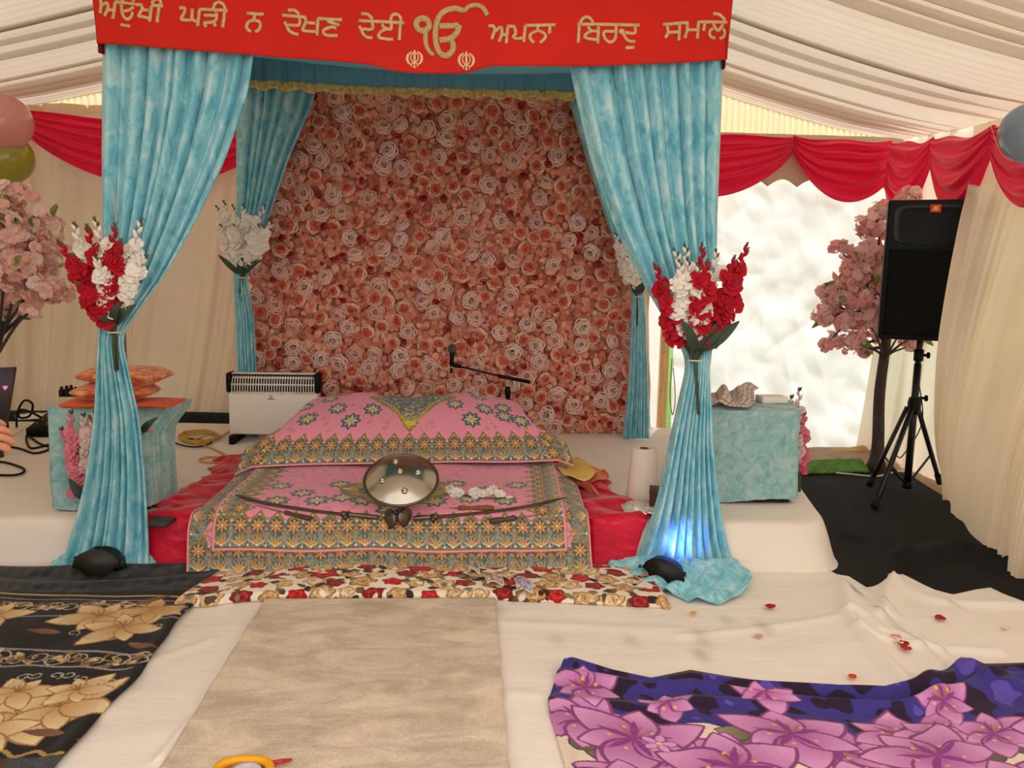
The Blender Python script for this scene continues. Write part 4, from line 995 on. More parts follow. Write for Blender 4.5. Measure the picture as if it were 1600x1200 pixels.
# upper cloth over the raised scripture
cv = Canvas(-1, 1, 0, .95, .0023, PINK)
cv = Canvas(-.785, .785, 0, .88, .0024, PINK); av = [(0, .40, .2)]
for x, y in ((-.42, .34), (-.32, .24), (-.56, .27), (-.63, .4), (-.22, .33), (.42, .33), (.33, .24), (.25, .37), (.53, .37), (.60, .24), (.52, .28), (-.50, .46), (.40, .48)): star(cv, x, y, .051, (x * 5) % .4); av.append((x, y, .05))
t_ = [(-.27, .45), (-.14, .36), (-.08, .30), (-.03, .20), (0, .165), (.03, .20), (.08, .30), (.14, .36), (.27, .45), (.2, .55), (-.2, .55)]
cv.poly(t_, '#9c8038'); cv.poly([(x * .86, .175 + (y - .165) * .92 + .012) for x, y in t_], '#4c6f78')
rg = np.random.RandomState(12)
for k in range(420):
    y = rg.uniform(.2, .5); x = rg.uniform(-1, 1) * np.interp(y, [.165, .3, .36, .45, .5], [.0, .08, .14, .27, .25]) * .92; cv.petal(x, y, rg.uniform(0, 6.3), .02, .0036, ('#d6b35c', '#b08a3c', '#7d9aa0', '#e3cd8a')[k % 4])
cv.line([(-.2, .45), (-.10, .36), (-.05, .27), (0, .20), (.05, .27), (.10, .36), (.2, .45)], .012, '#d4b048'); cv.ell(0, .225, .03, .018, 0, '#e8cc3c')
sprinkle(cv, -.7, .7, .17, .8, 620, 9, av)
band(cv, (-.785, .006), (1, 0), 1.57, W=.155, p=.0755)
for sx_, iw in ((-.785, (1, 0)), (.785, (-1, 0))): band(cv, (sx_, .0), (0, 1), .88, W=.10, p=.08, inward=iw)
cv.line([(-.785, .003), (.785, .003)], .010, PIPE)
UP = np.array([(3.685, .315), (3.70, .345), (3.735, .395), (3.79, .45), (3.87, .505), (3.97, .548), (4.08, .57), (4.19, .555), (4.27, .46), (4.30, .33), (4.31, .24)])
pu = cr(UP, 400); pa = np.concatenate([[0], np.cumsum(np.hypot(*np.diff(pu, axis=0).T))])
s = cv.Y; q = cv.X / .785; y0, z0 = np.interp(s, pa, pu[:, 0]), np.interp(s, pa, pu[:, 1])
hw = np.interp(s, [0, .1, .25, .4, .55, .9], [.785, .76, .695, .66, .64, .66]); hump = np.exp(-((q + .40) / .30) ** 2) * .9 + np.exp(-((q - .36) / .34) ** 2) * 1.12
k = smooth01((s - .12) / .3); z = z0 + k * (.040 * (hump - .75)) - k * .30 * np.clip((np.abs(q) - .80) / .20, 0, 1) ** 1.6 - .030 * np.clip((np.abs(q) - .9) / .1, 0, 1) * (1 - k)
Xc = -.275 + .008 * (s > 9) + hw * q + .028 * q * np.abs(q) ** 6 * k; y = y0 + .03 * q * (1 - k) + .010 * np.sin(q * 8) * (1 - k) - .02 * (1 - k) * np.abs(q) ** 3 + .05 * k * np.clip((np.abs(q) - .85) / .15, 0, 1)
z = z + .004 * wob(cv.X, s, 75, 1.4) + .004 * np.sin(q * 23 + s * 9) * k + .014 * np.clip(q, -1, 1) * (1 - k)
lay(cv, np.stack([Xc, y, np.maximum(z, .24)], -1), 'embroidered_cloth', 'pink embroidered cloth raised over two soft humps, topmost of the three', 'cloth', M['embroid'], group='pink embroidered cloths')
# folded orange and yellow cloths on the right of the bolster
M['satin_o'] = mat('orange satin', '#e0651c', .45, sheen=.3, vary=(5, .12), bump=(12, .2)); M['satin_y'] = mat('pale yellow cotton', '#e9c268', .7, vary=(6, .06), bump=(20, .15)); M['satin_r'] = mat('rust satin', '#b23c14', .5, sheen=.3, vary=(6, .15), bump=(12, .2))
def quad_cloth(name, label, cs, z, m, seed, amp=.012, cat='cloth'):
    cs = [P(*q, Z=z) for q in cs]; u = np.linspace(0, 1, 60)[None, :, None]; v = np.linspace(0, 1, 50)[:, None, None]
    G = (cs[0] * (1 - u) + cs[1] * u) * (1 - v) + (cs[3] * (1 - u) + cs[2] * u) * v
    mid = G.mean((0, 1)); uu, vv = u * 2 - 1, v * 2 - 1; rnd_ = (np.sqrt(1 - .42 * vv ** 2 * np.abs(uu)) * np.sqrt(1 - .42 * uu ** 2 * np.abs(vv)))[..., 0]; G[..., :2] = mid[:2] + (G[..., :2] - mid[:2]) * rnd_[..., None] ** .8
    G[..., 2] += amp * wob(G[..., 0], G[..., 1], seed, 2.6) + amp * .5 + .008 * np.sin(u[..., 0] * 9 + v[..., 0] * 4)
    return tag(MB().sheet(G, .006).build(name, m), label, cat)
quad_cloth('satin_cloth', 'rust coloured satin cloth folded on the crimson spread beside the topmost pink cloth', ((890, 752), (945, 782), (925, 757), (870, 742)), .243, M['satin_r'], 2)
quad_cloth('satin_cloth', 'bright orange satin edge showing beneath the pale yellow cloth', ((880, 752), (948, 756), (956, 735), (885, 726)), .247, M['satin_o'], 3)
quad_cloth('cotton_cloth', 'pale yellow cotton cloth folded on the orange satin', ((878, 752), (948, 750), (902, 710), (862, 720)), .268, M['satin_y'], 4, .008)

# black blanket with lilies (left)
Z0 = .014; W2 = lambda x, y: P(x, y, Z=Z0 + .01)[:2]
cv = Canvas(-2.25, -.955, 1.55, 3.16, .0032, '#191514'); rg = np.random.RandomState(8)
n = wob(cv.X * 6, cv.Y * 6, 3, 3); cv.c *= (1 + .35 * n)[..., None]


def hline(y0, y1, wd, col, x0=-60, x1=345, wave=.004):
    a, b = W2(x0, y0), W2(x1, y1); t = np.linspace(0, 1, 40)[:, None]; q = a + (b - a) * t; q[:, 1] += wave * np.sin(np.linspace(0, 19, 40)); cv.line(q, wd, col)


def curl(x, y, R, a0, col, wd=.006, turns=1.2, s=1):
    t = np.linspace(0, turns * 2 * PI, 26); r = R * (1 - .72 * t / t[-1]); cv.line(np.stack([x + r * np.cos(a0 + s * t), y + r * np.sin(a0 + s * t)], 1), wd, col)


def scrolls(ya, yb, h, n):
    a, b = W2(-50, ya), W2(330, yb)
    for i in range(n):
        c = a + (b - a) * (i + .5) / n; s = 1 if i % 2 else -1
        curl(c[0], c[1] + s * h * .2, h * .75, rg.uniform(0, 6), '#cdbf9f', .0045, 1.1, s); curl(c[0] + .04, c[1] - s * h * .2, h * .5, rg.uniform(0, 6), '#a58e62', .0045, 1, -s)
        for k in range(3): cv.petal(c[0] + rg.uniform(-.05, .05), c[1] + rg.uniform(-h, h) * .5, rg.uniform(0, 6.3), rg.uniform(.03, .045), .012, ('#d9b882', '#e6cf9f', '#8c6a40')[k], shade='#7a5a34')


fur = (cv.Y > W2(100, 921)[1]); cv.c[fur] = np.array(lin('#39393a')) * np.clip(1 + .55 * (wob(cv.X * 5, cv.Y * 9, 23, 2)[fur] + np.random.RandomState(1).rand(fur.sum()) - .5), .25, 2)[:, None]
hline(922, 932, .012, '#b99f70'); hline(929, 939, .008, '#8d8488'); hline(934, 943, .005, '#6d6468'); scrolls(941, 949, .050, 15); hline(958, 964, .009, '#8f898c'); hline(1007, 1018, .012, '#9a9294', x1=235); scrolls(1023, 1029, .055, 12); hline(1033, 1041, .010, '#9a9294', x1=205)


def lily(x, y, R, a0, col='#e8cb98', sh='#b98f58', n=6, w=.30, lens=None, ed='#a57c4a'):
    for i in range(n):
        L_ = R * (lens[i % len(lens)] if lens else 1); cv.petal(x, y, a0 + 2 * PI * i / n, L_, L_ * w, col, tip=.8, shade=sh, edge=ed)
    for i in range(5): a = a0 + .5 + i * .4; cv.line([(x, y), (x + R * .34 * math.cos(a), y + R * .34 * math.sin(a))], .005, '#9a6a30')


for (px, py, R, a0) in ((160, 960, .155, .3), (200, 976, .16, .9), (-12, 958, .15, .2)): lily(*W2(px, py), R, a0, lens=(1, .72, .9, 1.05, .7, .85))
x, y = W2(243, 950); lily(x, y, .10, 0.2, '#d9b27a', n=4); x, y = W2(265, 962)
cv.petal(*W2(240, 945), -.5, .16, .03, '#dcb57c', shade='#a97f4a')
for (px, py, R, a0) in ((40, 1118, .16, .2), (100, 1098, .165, .9), (30, 1078, .11, .1), (125, 1072, .10, 1.0), (-25, 1140, .13, .4)): lily(*W2(px, py), R, a0, '#ecd2a2', '#c69a62', lens=(1.1, .7, .9, 1, .8, 1))
for px, py in ((110, 960), (105, 970), (120, 985), (150, 990), (180, 992), (215, 950), (255, 975), (40, 1055), (60, 1052), (90, 1052), (110, 1050), (130, 1055), (150, 1062), (170, 1060), (30, 1062)):
    x, y = W2(px, py); curl(x, y, .022, rg.uniform(0, 6), '#b7b09a', .0045, 1.0, (-1) ** px)
for px, py, a in ((100, 985, 3.0), (205, 1000, -.4), (215, 940, .6), (130, 1150, .1), (110, 1140, 3)): cv.petal(*W2(px, py), a, .12, .018, '#6e4a36', shade='#8a6246')
hline(1168, 1172, .012, '#b0904e', x1=110, wave=.012); k = cv.Y < W2(60, 1176)[1]; cv.c[k] = np.array(lin('#45474c')) * (.6 + .8 * np.random.RandomState(2).rand(k.sum())[:, None]); cv.c[k & (cv.X < W2(22, 1185)[0])] = lin('#4f3a1e')
X, Y_ = cv.X, cv.Y; ex = (X + 2.25) / 1.295
xw_ = X + .010 * np.sin(Y_ * 9) * ex ** 4 - .03 * ex ** 8 * np.clip((Y_ - 2.9) * 4, 0, 1) * 0 + .004 * np.sin(Y_ * 23) * ex ** 6; yw_ = Y_ + .014 * np.sin(X * 6 + 1) * np.clip((Y_ - 2.6) * 2, 0, 1) - .02 * np.clip((Y_ - 2.95) * 5, 0, 1) * ex
z = Z0 + .006 + .006 * np.abs(wob(X, Y_, 61, 1.1)) + (.034 + .035 * np.clip((X + 1.25) * 4, 0, 1)) * np.exp(-((Y_ - 3.09) / .05) ** 2) * (.8 + .3 * np.sin(X * 8)) + .010 * np.exp(-((Y_ - 2.98 - .02 * np.sin(X * 5)) / .03) ** 2) + .008 * np.exp(-((ex - .985) / .02) ** 2)
z = np.where((Y_ > 3.13), np.maximum(Z0, z - (Y_ - 3.13) * .9), z)
lay(cv, np.stack([xw_, yw_ - .02, z], -1), 'lily_blanket', 'black plush blanket with cream lilies and scroll bands on the floor', 'blanket', th=.006)

# red and gold rose blanket folded flat along the front
cv = Canvas(-1.05, .745, 0, .36, .0026, '#efe2cc'); rg = np.random.RandomState(9)
for k in range(150): cv.petal(rg.uniform(-1.1, .74), rg.uniform(0, .36), rg.uniform(0, 6.3), rg.uniform(.04, .075), rg.uniform(.012, .02), ('#3b2420', '#5a4038', '#8a7a5c', '#2f2422', '#6e5138')[k % 5], shade=('#2a1a18', '#7c6a50')[k % 2])
spots = [(-1.1 + .096 * i + .05 * (j % 2) + rg.uniform(-.012, .012), .035 + .083 * j + rg.uniform(-.012, .012)) for i in range(20) for j in range(5)]
for k, (x, y) in enumerate(spots):
    cset = (('#b81820', '#7c0d14', '#d23a34'), ('#c9a06a', '#8a6238', '#e3c79c'), ('#d6b07c', '#95683a', '#efdab4'), ('#8a1b20', '#5a0f14', '#b93434'), ('#c4935c', '#76502c', '#dfbb88'))[(k * 7 + k // 5) % 5]; R = rg.uniform(.028, .046) if cset[0] not in ('#8a1b20',) else .032
    for r_, c_ in ((1, cset[1]), (.92, cset[0]), (.66, cset[1]), (.60, cset[2]), (.38, cset[1]), (.32, cset[0]), (.14, cset[1])):
        t = np.linspace(0, 2 * PI, 40); r = R * r_ * (1 + .13 * np.sin(5 * t + k + r_ * 9)); cv.poly(np.stack([x + 1.15 * r * np.cos(t), y + r * np.sin(t)], 1), c_)
    for q in range(3): cv.petal(x, y, rg.uniform(0, 6.3), R * rg.uniform(.6, 1.0), R * .2, cset[2], shade=cset[0])
for k in range(130): cv.petal(rg.uniform(-1.1, .74), rg.uniform(0, .36), rg.uniform(0, 6.3), rg.uniform(.03, .055), rg.uniform(.008, .014), ('#3a2624', '#efe0c6', '#5e4a3a', '#f0e4d0', '#84785c')[k % 5])
s = cv.Y; X = cv.X
pf = np.array([(0, 2.782, .012), (.012, 2.774, .018), (.03, 2.776, .034), (.045, 2.788, .043), (.09, 2.83, .047), (.36, 3.085, .052)])
y = np.interp(s, pf[:, 0], pf[:, 1]); z = np.interp(s, pf[:, 0], pf[:, 2]); fr = np.interp(X, [-1.1, -.92, -.80, .1, .3, .75], [-.012, -.02, .03, .03, .012, -.045])
bk = np.interp(X, [-1.1, -.8, .5, .75], [-.05, -.01, .0, -.10]); y = y + fr * (1 - s / .36) + bk * (s / .36)
z = z - .030 * smooth01((np.abs(X + .152) - .865) / .035) + .004 * wob(X, s, 64, 1.4) * np.clip(s * 20, 0, 1) + .006 * np.sin(X * 9) * np.clip(s * 8, 0, 1) * .5 + .012 * np.clip(s * 8, 0, 1) * np.exp(-((X + .3) / .5) ** 2)
lay(cv, np.stack([X + .02 * s + .25 * s * np.clip((-.6 - X) / .45, 0, 1), y, np.maximum(z, .012)], -1), 'rose_blanket', 'folded blanket printed with red and gold roses along the floor', 'blanket', th=.006)

# beige runner
u = np.linspace(0, 1, 140)[None]; v = np.linspace(0, 1, 200)[:, None]; x = -.715 + .825 * u + .004 * np.sin(v * 40) * (u - .5) + 0 * v; y = 1.5 + (2.79 - 1.5) * v + 0 * u
m, nt, b = node_mat('beige wool'); N, L = nt.nodes, nt.links; co = N.new('ShaderNodeTexCoord'); mp = N.new('ShaderNodeMapping'); mp.inputs['Scale'].default_value = (4.5, 11, 1); n1 = N.new('ShaderNodeTexNoise'); n1.inputs['Scale'].default_value = .9; n1.inputs['Detail'].default_value = 7; n1.inputs['Roughness'].default_value = .68; n1.inputs['Distortion'].default_value = .8
L.new(co.outputs['Object'], mp.inputs[0]); L.new(mp.outputs[0], n1.inputs['Vector']); r = N.new('ShaderNodeValToRGB'); e = r.color_ramp.elements; e[0].position = .36; e[0].color = (*lin('#c2b09a'), 1); e[1].position = .62; e[1].color = (*lin('#ead9c2'), 1); L.new(n1.outputs[0], r.inputs[0])
n2 = N.new('ShaderNodeTexNoise'); n2.inputs['Scale'].default_value = 260; L.new(co.outputs['Object'], n2.inputs['Vector']); mx = N.new('ShaderNodeMix'); mx.data_type = 'RGBA'; mx.blend_type = 'MULTIPLY'; mx.inputs[0].default_value = .55; L.new(r.outputs[0], mx.inputs[6]); L.new(n2.outputs['Color'], mx.inputs[7])
hs = N.new('ShaderNodeMapRange'); hs.inputs[1].default_value = .3; hs.inputs[2].default_value = .7; hs.inputs[3].default_value = .72; hs.inputs[4].default_value = 1.2; L.new(n2.outputs[0], hs.inputs[0]); L.new(hs.outputs[0], mx.inputs[7])
L.new(mx.outputs[2], b.inputs['Base Color']); b.inputs['Roughness'].default_value = .95; bp = N.new('ShaderNodeBump'); bp.inputs['Strength'].default_value = .5; bp.inputs['Distance'].default_value = .01; L.new(n2.outputs[0], bp.inputs['Height']); L.new(bp.outputs[0], b.inputs['Normal'])
tag(MB().sheet(np.stack([x, y, .026 + .002 * wob(x, y, 15, 1.2)], -1), .012).build('runner', m), 'mottled beige wool runner lying on the white sheet up to the rose blanket', 'rug')

# purple lily blanket (right)
cv = Canvas(0, 2.0, 0, 1.0, .0027, '#e7d3c0'); rg = np.random.RandomState(10)
b1 = wob(cv.X * 1.0, cv.Y * 1.6, 5, 2.0); b2 = wob(cv.X, cv.Y * 1.4, 6, 4.2) + .5 * wob(cv.X, cv.Y, 7, 8)
dk = cv.Y > .60 + .14 * b1; cv.c[dk] = lin('#3b3080'); cv.c[dk & (b2 > .12)] = lin('#281430'); cv.c[dk & (b2 < -.75)] = lin('#5a4aa6')
LP = dict(col='#d08ac0', sh='#a9509c', w=.26, ed='#7a3a6e')
for px, py in ((960, 1100), (1090, 1105), (1200, 1120), (1290, 1100)): pass
for k in range(46):
    x, y = rg.uniform(0, 2), rg.uniform(0, .62); cv.petal(x, y, rg.uniform(0, 6.3), rg.uniform(.09, .16), rg.uniform(.03, .05), ('#83775f', '#6c624e', '#978b70')[k % 3], shade='#5d5444', edge='#4a4238')
LL = [(rg.uniform(0, 2), rg.uniform(0, .66), rg.uniform(.13, .19), rg.uniform(0, 6)) for k in range(26)]
for x, y, R, a in LL + list(((.20, .56, .21, .2), (.62, .60, .20, .5), (.42, .40, .22, .1), (.95, .50, .22, .7), (1.18, .60, .15, .2), (.15, .28, .2, .4), (.72, .28, .23, .2), (1.10, .30, .2, .6), (1.45, .52, .24, .3), (1.8, .62, .22, .0), (1.35, .25, .22, .2), (1.72, .32, .22, .5), (.4, .12, .2, .2), (.9, .1, .2, .6), (1.5, .08, .2, .2), (1.95, .15, .2, .1), (.10, .84, .13, .3), (.62, .86, .12, .2), (1.12, .80, .12, .4), (.33, .76, .10, .1))):
    lily(x, y, R, a + rg.uniform(0, .6), '#d796c6', '#a8549c', lens=(1, .8, .95, .75, 1.05, .85), w=.36, ed='#84407a')
    for q in range(5): aa = a + q * 1.2; cv.petal(x, y, aa, R * .5, R * .05, '#8e3a86'); cv.ell(x + R * .3 * math.cos(aa + .4), y + R * .3 * math.sin(aa + .4), .006, .006, 0, '#e0b060')
for k in range(8):
    x, y = rg.uniform(.2, 1.9), rg.uniform(.2, .55); cv.rosette(x, y, .045, 5, '#d79aca', '#e9c88a', edge='#7a3a72', wd=.42)
bp_ = np.array([P(*q, Z=.03)[:2] for q in ((893, 1028), (930, 1036), (980, 1046), (1045, 1057), (1098, 1046), (1170, 1057), (1220, 1064), (1330, 1077), (1400, 1080), (1450, 1064), (1520, 1038), (1600, 1036), (1680, 1036), (1760, 1040))]); lf = np.array([P(*q, Z=.02)[:2] for q in ((893, 1026), (868, 1060), (858, 1090), (859, 1115), (870, 1150), (884, 1200), (890, 1260))])
v = cv.Y; u = cv.X / 2.0; xb_ = bp_[0, 0] + (2.2 - bp_[0, 0]) * u; yb_ = np.interp(xb_, bp_[:, 0], bp_[:, 1]); Yw_ = 1.45 + (yb_ - 1.45) * v
lx = np.interp(Yw_, lf[::-1, 1], lf[::-1, 0]); Xw = lx + (2.2 - lx) * u
z = .022 + .014 * np.abs(wob(Xw, Yw_, 65, .9)) + .030 * np.exp(-((v - .955) / .030) ** 2) * (.75 + .35 * np.sin(Xw * 7)) + .022 * np.exp(-((v - .87 - .03 * np.sin(Xw * 4)) / .028) ** 2) + .014 * np.exp(-((v - .78 + .05 * np.sin(Xw * 3 + 1)) / .03) ** 2) * (u > 0)
z = z + .03 * np.exp(-(((Xw - 1.55) + .5 * (Yw_ - 2.2)) / .05) ** 2) * v + .02 * np.exp(-(((Xw - 1.35) - .4 * (Yw_ - 2.1)) / .04) ** 2) * v - .012 * np.exp(-(u / .01) ** 2)
lay(cv, np.stack([Xw, Yw_, np.maximum(z, .016)], -1), 'lily_blanket', 'violet and pink lily print blanket crumpled on the white sheet', 'blanket', th=.006)

# ------------------------------------------------------------------ things on the pink cloths
M['steel'] = mat('polished steel', '#b9b2a6', .22, 1.0, vary=(7, .18)); M['dark_steel'] = mat('dark steel', '#6c645c', .35, .9, vary=(20, .2))
M['scabbard'] = mat('worn brown leather', '#4f3d31', .5, vary=(20, .25)); M['wood'] = mat('brown wood', '#7d4f2c', .5, vary=(20, .25), aniso=(1, 6, 6)); M['blade'] = mat('grey blade', '#8d837a', .3, .85)
M['black'] = mat('black plastic', '#0b0b0b', .5, spec=.2); M['black_metal'] = mat('black painted metal', '#191919', .38, .2, spec=.5); M['rubber'] = mat('black rubber', '#0e0e0e', .7); M['white_metal'] = mat('white enamel', '#efe9df', .35, spec=.5)

B = P(628, 797, Z=.292); ys = np.linspace(3.3, 3.9, 400); dd = [abs(np.linalg.norm(P(626, 709, Y=y_) - B) - .30) for y_ in ys]; T_ = P(626, 709, Y=ys[int(np.argmin(dd))])
ct = (B + T_) / 2; ey = (T_ - B) / np.linalg.norm(T_ - B); ex = np.array([1, 0, 0]) - ey * ey[0]; ex /= np.linalg.norm(ex); en = np.cross(ex, ey); en = en if en[1] < 0 else -en
ct = ct + en * .01; Rs = .147
sh = thing('shield', 'round polished steel shield with bosses leaning on the pink cloths', 'shield', B)
mb = MB(); r = np.linspace(0, 1, 26); prof = [(Rs * a, .055 * (1 - a ** 2.1) - .004) for a in r[::-1]] ; mb.lathe([(Rs, -.010), (Rs + .002, -.006)] + prof, ct, en, 64); mb.build('dome', M['steel'], sh)
mb = MB(); t = np.arange(64) * 2 * PI / 64; mb.tube(ct + Rs * (np.cos(t)[:, None] * ex + np.sin(t)[:, None] * ey) - en * .003, .0055, 8, closed=True); mb.build('rim', M['dark_steel'], sh)
for px, py in ((618, 721), (597, 748), (625, 738), (653, 737), (632, 762)):
    d = P(px, py, Y=1) - CAM; d /= np.linalg.norm(d); t_ = ((ct + en * .045 - CAM) @ en) / (d @ en); q = CAM + d * t_; rr = np.linalg.norm((q - ct) - en * ((q - ct) @ en)) / Rs; q = q - en * (((q - ct) @ en) - .055 * (1 - rr ** 2.1) + .004)
    MB().lathe([(.013, 0), (.013, .003), (.010, .004), (.009, .010), (.0045, .0145), (.0, .015)], q, en, 20).build('boss', M['steel'], sh)


def on_cloth(px, py, lift=.010):
    """lying on the lower cloth (its top stands near 0.27 m)"""
    for y in np.arange(2.95, 4.2, .004):
        p = P(px, py, Y=y)
        if p[2] <= np.interp(y, PR[:, 0], PR[:, 1]) + .016 + lift: break
    return p


def sword(label, pts, sgn, pommel):
    pts = [on_cloth(*q, lift=.013) for q in pts]; r = thing('sword', label, 'sword', pts[-1], 'curved swords before the shield')
    q = cr(pts, 60); MB().tube(q[:42], np.interp(np.linspace(0, 1, 42), [0, .1, 1], [.003, .009, .0125]), 8, flat=.5, up=(0, 0, 1)).build('scabbard', M['scabbard'], r)
    mb = MB(); mb.tube(q[40:56], np.interp(np.linspace(0, 1, 16), [0, .25, .5, 1], [.014, .010, .011, .009]), 10); mb.build('grip', M['dark_steel'], r)
    mb = MB(); d = q[45] - q[41]; d /= np.linalg.norm(d); sd = np.cross(d, (0, 0, 1)); mb.tube(cr([q[42] - sd * .04, q[42], q[42] + sd * .04], 10), np.array([.010, .008, .007, .008, .013, .013, .008, .007, .008, .010]), 8); mb.build('crossguard', M['dark_steel'], r)
    c = on_cloth(*pommel, lift=.034); ax = np.array([sgn * .8, -.6, .15]); mb = MB(); mb.lathe([(.001, -.008), (.028, -.007), (.040, -.002), (.040, .003), (.028, .007), (.010, .014), (.001, .016)], c, ax, 24); mb.build('pommel', M['dark_steel'], r)
    return r


sword('long curved sword pointing to the left end of the pink cloth', [(368, 773), (406, 784), (453, 792.5), (512, 801), (565, 806), (604, 810)], -1, (609, 811))
sword('long curved sword pointing to the right end of the pink cloth', [(884, 777), (823, 791), (752, 801), (700, 806), (660, 809), (640, 810)], 1, (633, 808))


def dagger(label, tip, mid, end, hw=.009, wood='wood'):
    a, b, c = (on_cloth(*q, lift=.010) for q in (tip, mid, end)); r = thing('dagger', label, 'dagger', c, 'short daggers on the pink cloth')
    MB().tube(cr([a, (a + b) / 2, b], 12), np.linspace(.0015, .007, 12), 6, flat=.4, up=(0, 0, 1)).build('blade', M['blade'], r); MB().tube(cr([b, (b + c) / 2, c], 10), hw * np.array([.9, 1.1, .9, .8, .85, 1, 1.1, 1.15, 1.1, .8]), 8).build('grip', M[wood], r)
dagger('short dagger with dark grip below the left sword', (398, 789), (445, 801), (487, 811), .010, 'scabbard')
dagger('short dagger with brown wooden grip above the right sword', (700, 793), (716, 794), (772, 794), .011)
dagger('short dagger with dark grip below the right sword', (876, 800), (806, 809), (765, 815), .012, 'scabbard')

rg = np.random.RandomState(31); sp = thing('flower_sprig', 'sprig of three white silk flowers lying on the pink cloth by the shield', 'flowers', on_cloth(750, 772))
for cx, cy, n_ in ((712, 766, 5), (748, 769, 6), (774, 768, 4)):
    mb = MB()
    for k in range(n_): floret(mb, on_cloth(cx + rg.uniform(-11, 11), cy + rg.uniform(-4, 5), .018), (rg.uniform(-.6, .6), -.7, .8), .022, rg, '#f3ece2')
    mb.build('flower_head', M['bloom'], sp)
mb = MB(); mb.tube(cr([on_cloth(700, 768, .008), on_cloth(750, 778, .008), on_cloth(805, 777, .008)], 20), .003, 6); mb.build('stem', M['stem'], sp)
bm_ = MB(); bud(bm_, on_cloth(790, 777, .012), (1, .1, 0), .035, .007, '#f0e6da'); bm_.build('bud', M['bloom'], sp)

# banknotes
def note(label, cs, base, ink, lift=.012, up=0.0):
    cs = [np.asarray(q, float) for q in cs]; cv = Canvas(0, .14, 0, .08, .002, '#e9dfd0'); cv.rect(.006, .134, .006, .074, base); rg = np.random.RandomState(int(cs[0][0] * 1e4) % 999)
    for k in range(40): cv.petal(rg.uniform(.01, .13), rg.uniform(.01, .07), rg.uniform(0, 6), .03, .004, (ink, base, '#d9cfc6')[k % 3])
    cv.ell(.105, .04, .020, .030, 0, '#cdbfb8'); cv.ell(.105, .045, .010, .015, 0, ink); cv.rect(.012, .05, .058, .070, ink); cv.rect(.012, .03, .012, .022, '#e9dfd0')
    u, v = cv.X[..., None] / .14, cv.Y[..., None] / .08; G = (cs[0] * (1 - u) + cs[1] * u) * (1 - v) + (cs[3] * (1 - u) + cs[2] * u) * v; G[..., 2] += .008 * np.sin(u[..., 0] * 5) + .006 * np.sin(v[..., 0] * 4)
    return tag(MB().sheet(G, .001, cv.c.reshape(-1, 3)).build('banknote', M['print']), label, 'banknote', 'banknotes before the cloths')
zf = .072
note('folded lilac banknote leaning on the border of the pink cloth', [P(747, 892, Y=3.035), P(768, 890, Y=3.03), P(771, 866, Y=3.045), P(745, 866, Y=3.05)], '#b9a6ac', '#8a7488')
note('pinkish banknote with a curled edge half under the leaning lilac one', [P(733, 891, Z=zf), P(750, 894, Z=zf), P(749, 884, Z=zf), P(727, 884, Z=zf)], '#c9a79c', '#a07c78')
note('terracotta banknote lying flat on the rose blanket', [P(761, 912, Z=zf), P(788, 911, Z=zf), P(784, 895, Z=zf), P(755, 896, Z=zf)], '#b98a80', '#8f5f58')
note('violet banknote lying on the rose blanket', [P(808, 924, Z=zf), P(833, 923, Z=zf), P(830, 900, Z=zf), P(803, 902, Z=zf)], '#a9a3b6', '#6f6590')

# ------------------------------------------------------------------ heater
hx0, hx1, hy, hz = P(360, 660, Y=4.69)[0], P(501, 660, Y=4.69)[0], 4.69, .2
hc = (hx0 + hx1) / 2; hw_ = hx1 - hx0; ht = thing('heater', 'white convector heater with black end caps on the stage by the rose wall', 'heater', (hc, hy, hz + .003))
ztop = P(430, 583, Y=4.69)[2]; zg = P(430, 612, Y=4.69)[2]
MB().box((hc, hy, (zg + .253) / 2), (hw_ - .014, .10, zg - .253), bevel=.008).build('body', M['white_metal'], ht)
MB().box((hc, hy + .012, (zg + ztop) / 2), (hw_ - .05, .075, ztop - zg - .012)).build('heating_chamber', mat('dark chamber', '#2a2320', .8), ht, smooth=False)
mb = MB(); hg = ztop - zg
prof = lambda k: np.array([(hy - .048 + .0 * k), 0]); ypos = lambda z: hy - .050 + .03 * smooth01((z - zg) / hg) ** 2
for i in range(32):
    x = hx0 + .028 + (hw_ - .056) * i / 31; zz = np.linspace(zg, ztop, 8); mb.tube(np.stack([0 * zz + x, ypos(zz), zz], 1), .0032, 6)
for k in (0, .43, .78, 1): z = zg + hg * k; mb.box((hc, ypos(z), z), (hw_ - .04, .008, .009))
mb.box((hc, hy, ztop), (hw_ - .04, .06, .006)); mb.build('grille', M['white_metal'], ht, smooth=False)
for s, x in ((-1, hx0 + .010), (1, hx1 - .010)): MB().box((x, hy, (zg + ztop) / 2 + .002), (.034, .108, hg + .010), bevel=.016).build('end_cap', M['black'], ht)
for x in (hx0 + .035, hx1 - .035): MB().box((x, hy, .229), (.036, .21, .052), bevel=.008).build('foot', M['black'], ht)
mb = MB(); t = np.arange(20) * 2 * PI / 20; mb.tube(np.stack([hc - .012 + .007 * np.cos(t), 0 * t + hy - .0505, zg - .022 + .007 * np.sin(t)], 1), .0018, 6, closed=True); mb.box((hc - .012, hy - .0505, zg - .036), (.040, .002, .004)); mb.build('badge', M['dark_steel'], ht)
mb = MB(); a = np.linspace(0, 1, 40); mb.tube(np.stack([hx0 + .06 + (hw_ - .1) * a, 0 * a + hy - .0498, .33 + .12 * np.sin(a * PI / 2)], 1), .0016, 6); mb.build('pressed_line', M['white_metal'], ht)

# ------------------------------------------------------------------ draped side tables
M['pale_velvet'] = crushed('pale turquoise velvet', '#6fa5a9', '#93bdbc', '#bccfca', (13, 13, 13), .6)


